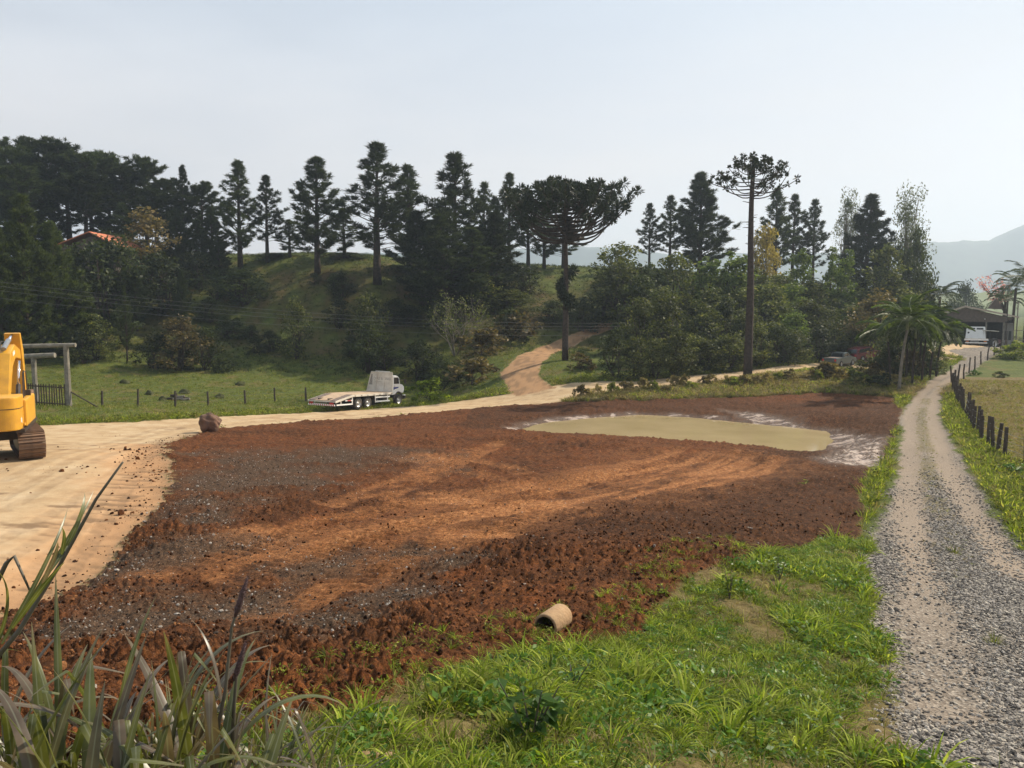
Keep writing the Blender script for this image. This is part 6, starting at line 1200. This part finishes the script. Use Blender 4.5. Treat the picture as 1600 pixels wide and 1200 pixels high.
g = ground_px([(1553, 1004)], H)[0]; e = empty('grass_tuft', (g[0], g[1], h1(*g)), (0, 0, 0), 'lone grass tuft growing in the gravel drive', 'grass tuft'); e['kind'] = 'thing'; link('blades', blades_mesh('lone_tuft', 70, .17, .010, .9, 77, 3, .3, .12), M['grass'], e)
g = ground_px([(585, 1196)], H)[0]; o = link('clay_slab', rock('clay_slab', 9, 3, .08, (1.0, .8, .5)), M['concrete'], None, (g[0], g[1], h1(*g) + .0)); o.scale = (.34, .3, .2); tag(o, 'pale cracked clay lump at the bottom edge of the bank', 'clay')

# ------------------------------------------------------------------ foreground elephant grass, leaf by leaf
def blade_mesh(seed, bend, fold, wdt=.035, segs=14):
    r_ = np.random.default_rng(seed); V = []; Fq = []; uvs = []; p = np.zeros(3); ang = .05; tw = r_.normal(0, .25)
    for k in range(segs + 1):
        t_ = k / segs; w_ = wdt * (min(1, .45 + t_ * 3) * (1 - t_ ** 3.2) + .02); d = np.array([math.sin(ang), 0, math.cos(ang)]); nn = np.array([math.cos(ang), 0, -math.sin(ang)]); sd = np.array([0, 1, 0]) * math.cos(tw * t_) + nn * math.sin(tw * t_)
        V += [p - sd * w_ / 2 + nn * w_ * .10, p - nn * w_ * .05, p + sd * w_ / 2 + nn * w_ * .10]; uvs += [(t_, 0, 0, 1), (t_, .5, 0, 1), (t_, 1, 0, 1)]
        p = p + d / segs; ang += bend / segs * (.4 + 1.4 * t_) + (fold * 1.0 if abs(t_ - .62) < .04 else 0)
    for k in range(segs):
        for j in (0, 1): a = k * 3 + j; Fq.append((a, a + 1, a + 4, a + 3))
    me = mesh_arrays('leaf', np.array(V), np.array(Fq), True); ca = me.color_attributes.new('blade', 'FLOAT_COLOR', 'POINT'); ca.data.foreach_set('color', np.array(uvs, np.float32).ravel()); me.materials.append(M['blade']); return me
BL = [blade_mesh(k, b_, f) for k, (b_, f) in enumerate([(.35, 0), (.6, 0), (.9, 0), (1.3, 0), (.3, 1.7), (.5, 2.1), (1.7, 0), (2.2, 0), (.2, 0), (.4, 1.2)])]
THIN = [blade_mesh(40 + k, b_, f, .014) for k, (b_, f) in enumerate([(.6, 0), (1.0, 0), (1.5, 0), (2.0, 0), (.8, 1.2)])]
r_ = random.Random(21)
def grass_plant(px, Y, topy, nl, label, meshes, leafL=(.45, .8), group='elephant grass plants at the bottom left', culm=True, lean=0.0):
    x = xat(px, 1200, Y); gz = h1(x, Y); top = zat(topy, Y); hh = max(.25, top - gz); e = empty('elephant_grass', (x, Y, gz - .03), (0, 0, 0), label, 'grass plant', group); e['kind'] = 'thing'
    ch = hh * .62
    if culm: MB().tube([(0, 0, -.05), (lean * .3, 0, ch * .5), (lean, 0, ch)], [.011, .009, .006], 6).build('stem', M['stem'], e, smooth=True)
    for i in range(nl):
        k = (i + .5) / nl; z_ = ch * (.15 + .85 * k); L = r_.uniform(*leafL) * (1.15 - .2 * k); o = link('leaf', meshes[r_.randrange(len(meshes))], None, e); o.location = (lean * (z_ / ch) ** 1.5, 0, z_)
        L = min(L, (hh - z_) / .86) if k > .55 else L; L = max(L, .22)
        o.rotation_euler = Euler((0, r_.uniform(.05, .75) * (1.25 - .8 * k), r_.uniform(0, 6.28)), 'XYZ'); o.scale = (L, .75 + .5 * r_.random(), L)
    return e
for i, (p, Y, ty, nl) in enumerate([(-30, 2.2, 1010, 8), (20, 2.5, 1030, 8), (60, 2.1, 1040, 8), (95, 2.6, 1000, 9), (140, 2.2, 1030, 9), (175, 2.5, 960, 8), (120, 1.9, 1080, 7), (215, 2.1, 1060, 7), (265, 2.3, 955, 9), (300, 2.6, 975, 9), (335, 2.3, 985, 8), (40, 1.8, 1110, 7), (285, 2.0, 1080, 7), (235, 2.7, 1020, 8), (10, 2.8, 980, 8), (190, 2.0, 1090, 8), (350, 2.1, 1070, 8), (70, 2.3, 1010, 8)]):
    grass_plant(p, Y, ty, nl, 'purplish broad-bladed elephant grass plant in the bottom left corner', BL)
for i in range(44):
    grass_plant(r_.uniform(-20, 510), r_.uniform(2.2, 3.2), r_.uniform(1040, 1150), 9, 'thin green grass plant filling the foot of the elephant grass', THIN, (.3, .55), 'thin grass plants at the bottom left', False)
def stalk(pts, label, leaves, plume):
    P = [at(a, b_, Y) for a, b_, Y in pts]; e = empty('grass_stalk', tuple(P[0]), (0, 0, 0), label, 'grass stalk'); Q = [Vector(q - P[0]) for q in P]; MB().tube(Q, list(np.linspace(.008, .003, len(Q))), 6).build('stem', M['stem'], e, smooth=True)
    if plume:
        d = (Q[-1] - Q[-2]).normalized(); b = MB().tube([Q[-1] - d * .13, Q[-1] - d * .10, Q[-1] - d * .05, Q[-1]], [.004, .009, .009, .003], 8); o = b.build('seed_head', M['plume'], e, smooth=True)
        rs = np.random.default_rng(4); c = np.array([Q[-1] - d * (.12 * k / 60) for k in range(60)]); br_ = spikes(c, np.repeat(np.array(d)[None], 60, 0) * .7, 7, .016, .0012, .6, rs); link('bristle', quadmesh('bristle', br_), M['plume'], o)['kind'] = 'stuff'
    up = (Q[-1] - Q[0]).normalized(); qd = up.to_track_quat('Z', 'Y')
    for t_, az, tl, L in leaves:
        o = link('leaf', THIN[int(t_ * 50) % 2], None, e); o.location = Q[0].lerp(Q[-1], t_); o.rotation_mode = 'QUATERNION'; o.rotation_quaternion = qd @ Euler((0, tl, az)).to_quaternion(); o.scale = (L, .9, L)
stalk([(-40, 1070, 2.0), (30, 985, 2.05), (95, 880, 2.1), (150, 780, 2.1), (192, 722, 2.1)], 'long leaning stalk crossing the pale earth at the left edge', [(.18, .3, .25, .42), (.25, 3.3, .3, .35), (.35, .2, .12, .36), (.45, 3.0, .35, .2), (.5, 0.1, .6, .2), (.58, 2.8, .5, .14), (.62, .5, .25, .16), (.1, 2.6, .2, .4)], False)
stalk([(330, 1190, 2.3), (352, 1080, 2.3), (362, 980, 2.3), (387, 903, 2.3)], 'stalk with a dark purple bristly seed head, taller of two', [(.3, 1, .4, .3)], True)
stalk([(362, 1190, 2.4), (366, 1100, 2.4), (370, 1050, 2.4), (384, 1005, 2.4)], 'shorter stalk with purple seed head beside the taller one', [(.3, 2, .4, .25)], True)
stalk([(-30, 960, 2.1), (10, 880, 2.1), (22, 868, 2.1), (50, 930, 2.1)], 'thin drooping stalk at the left frame edge', [], False)
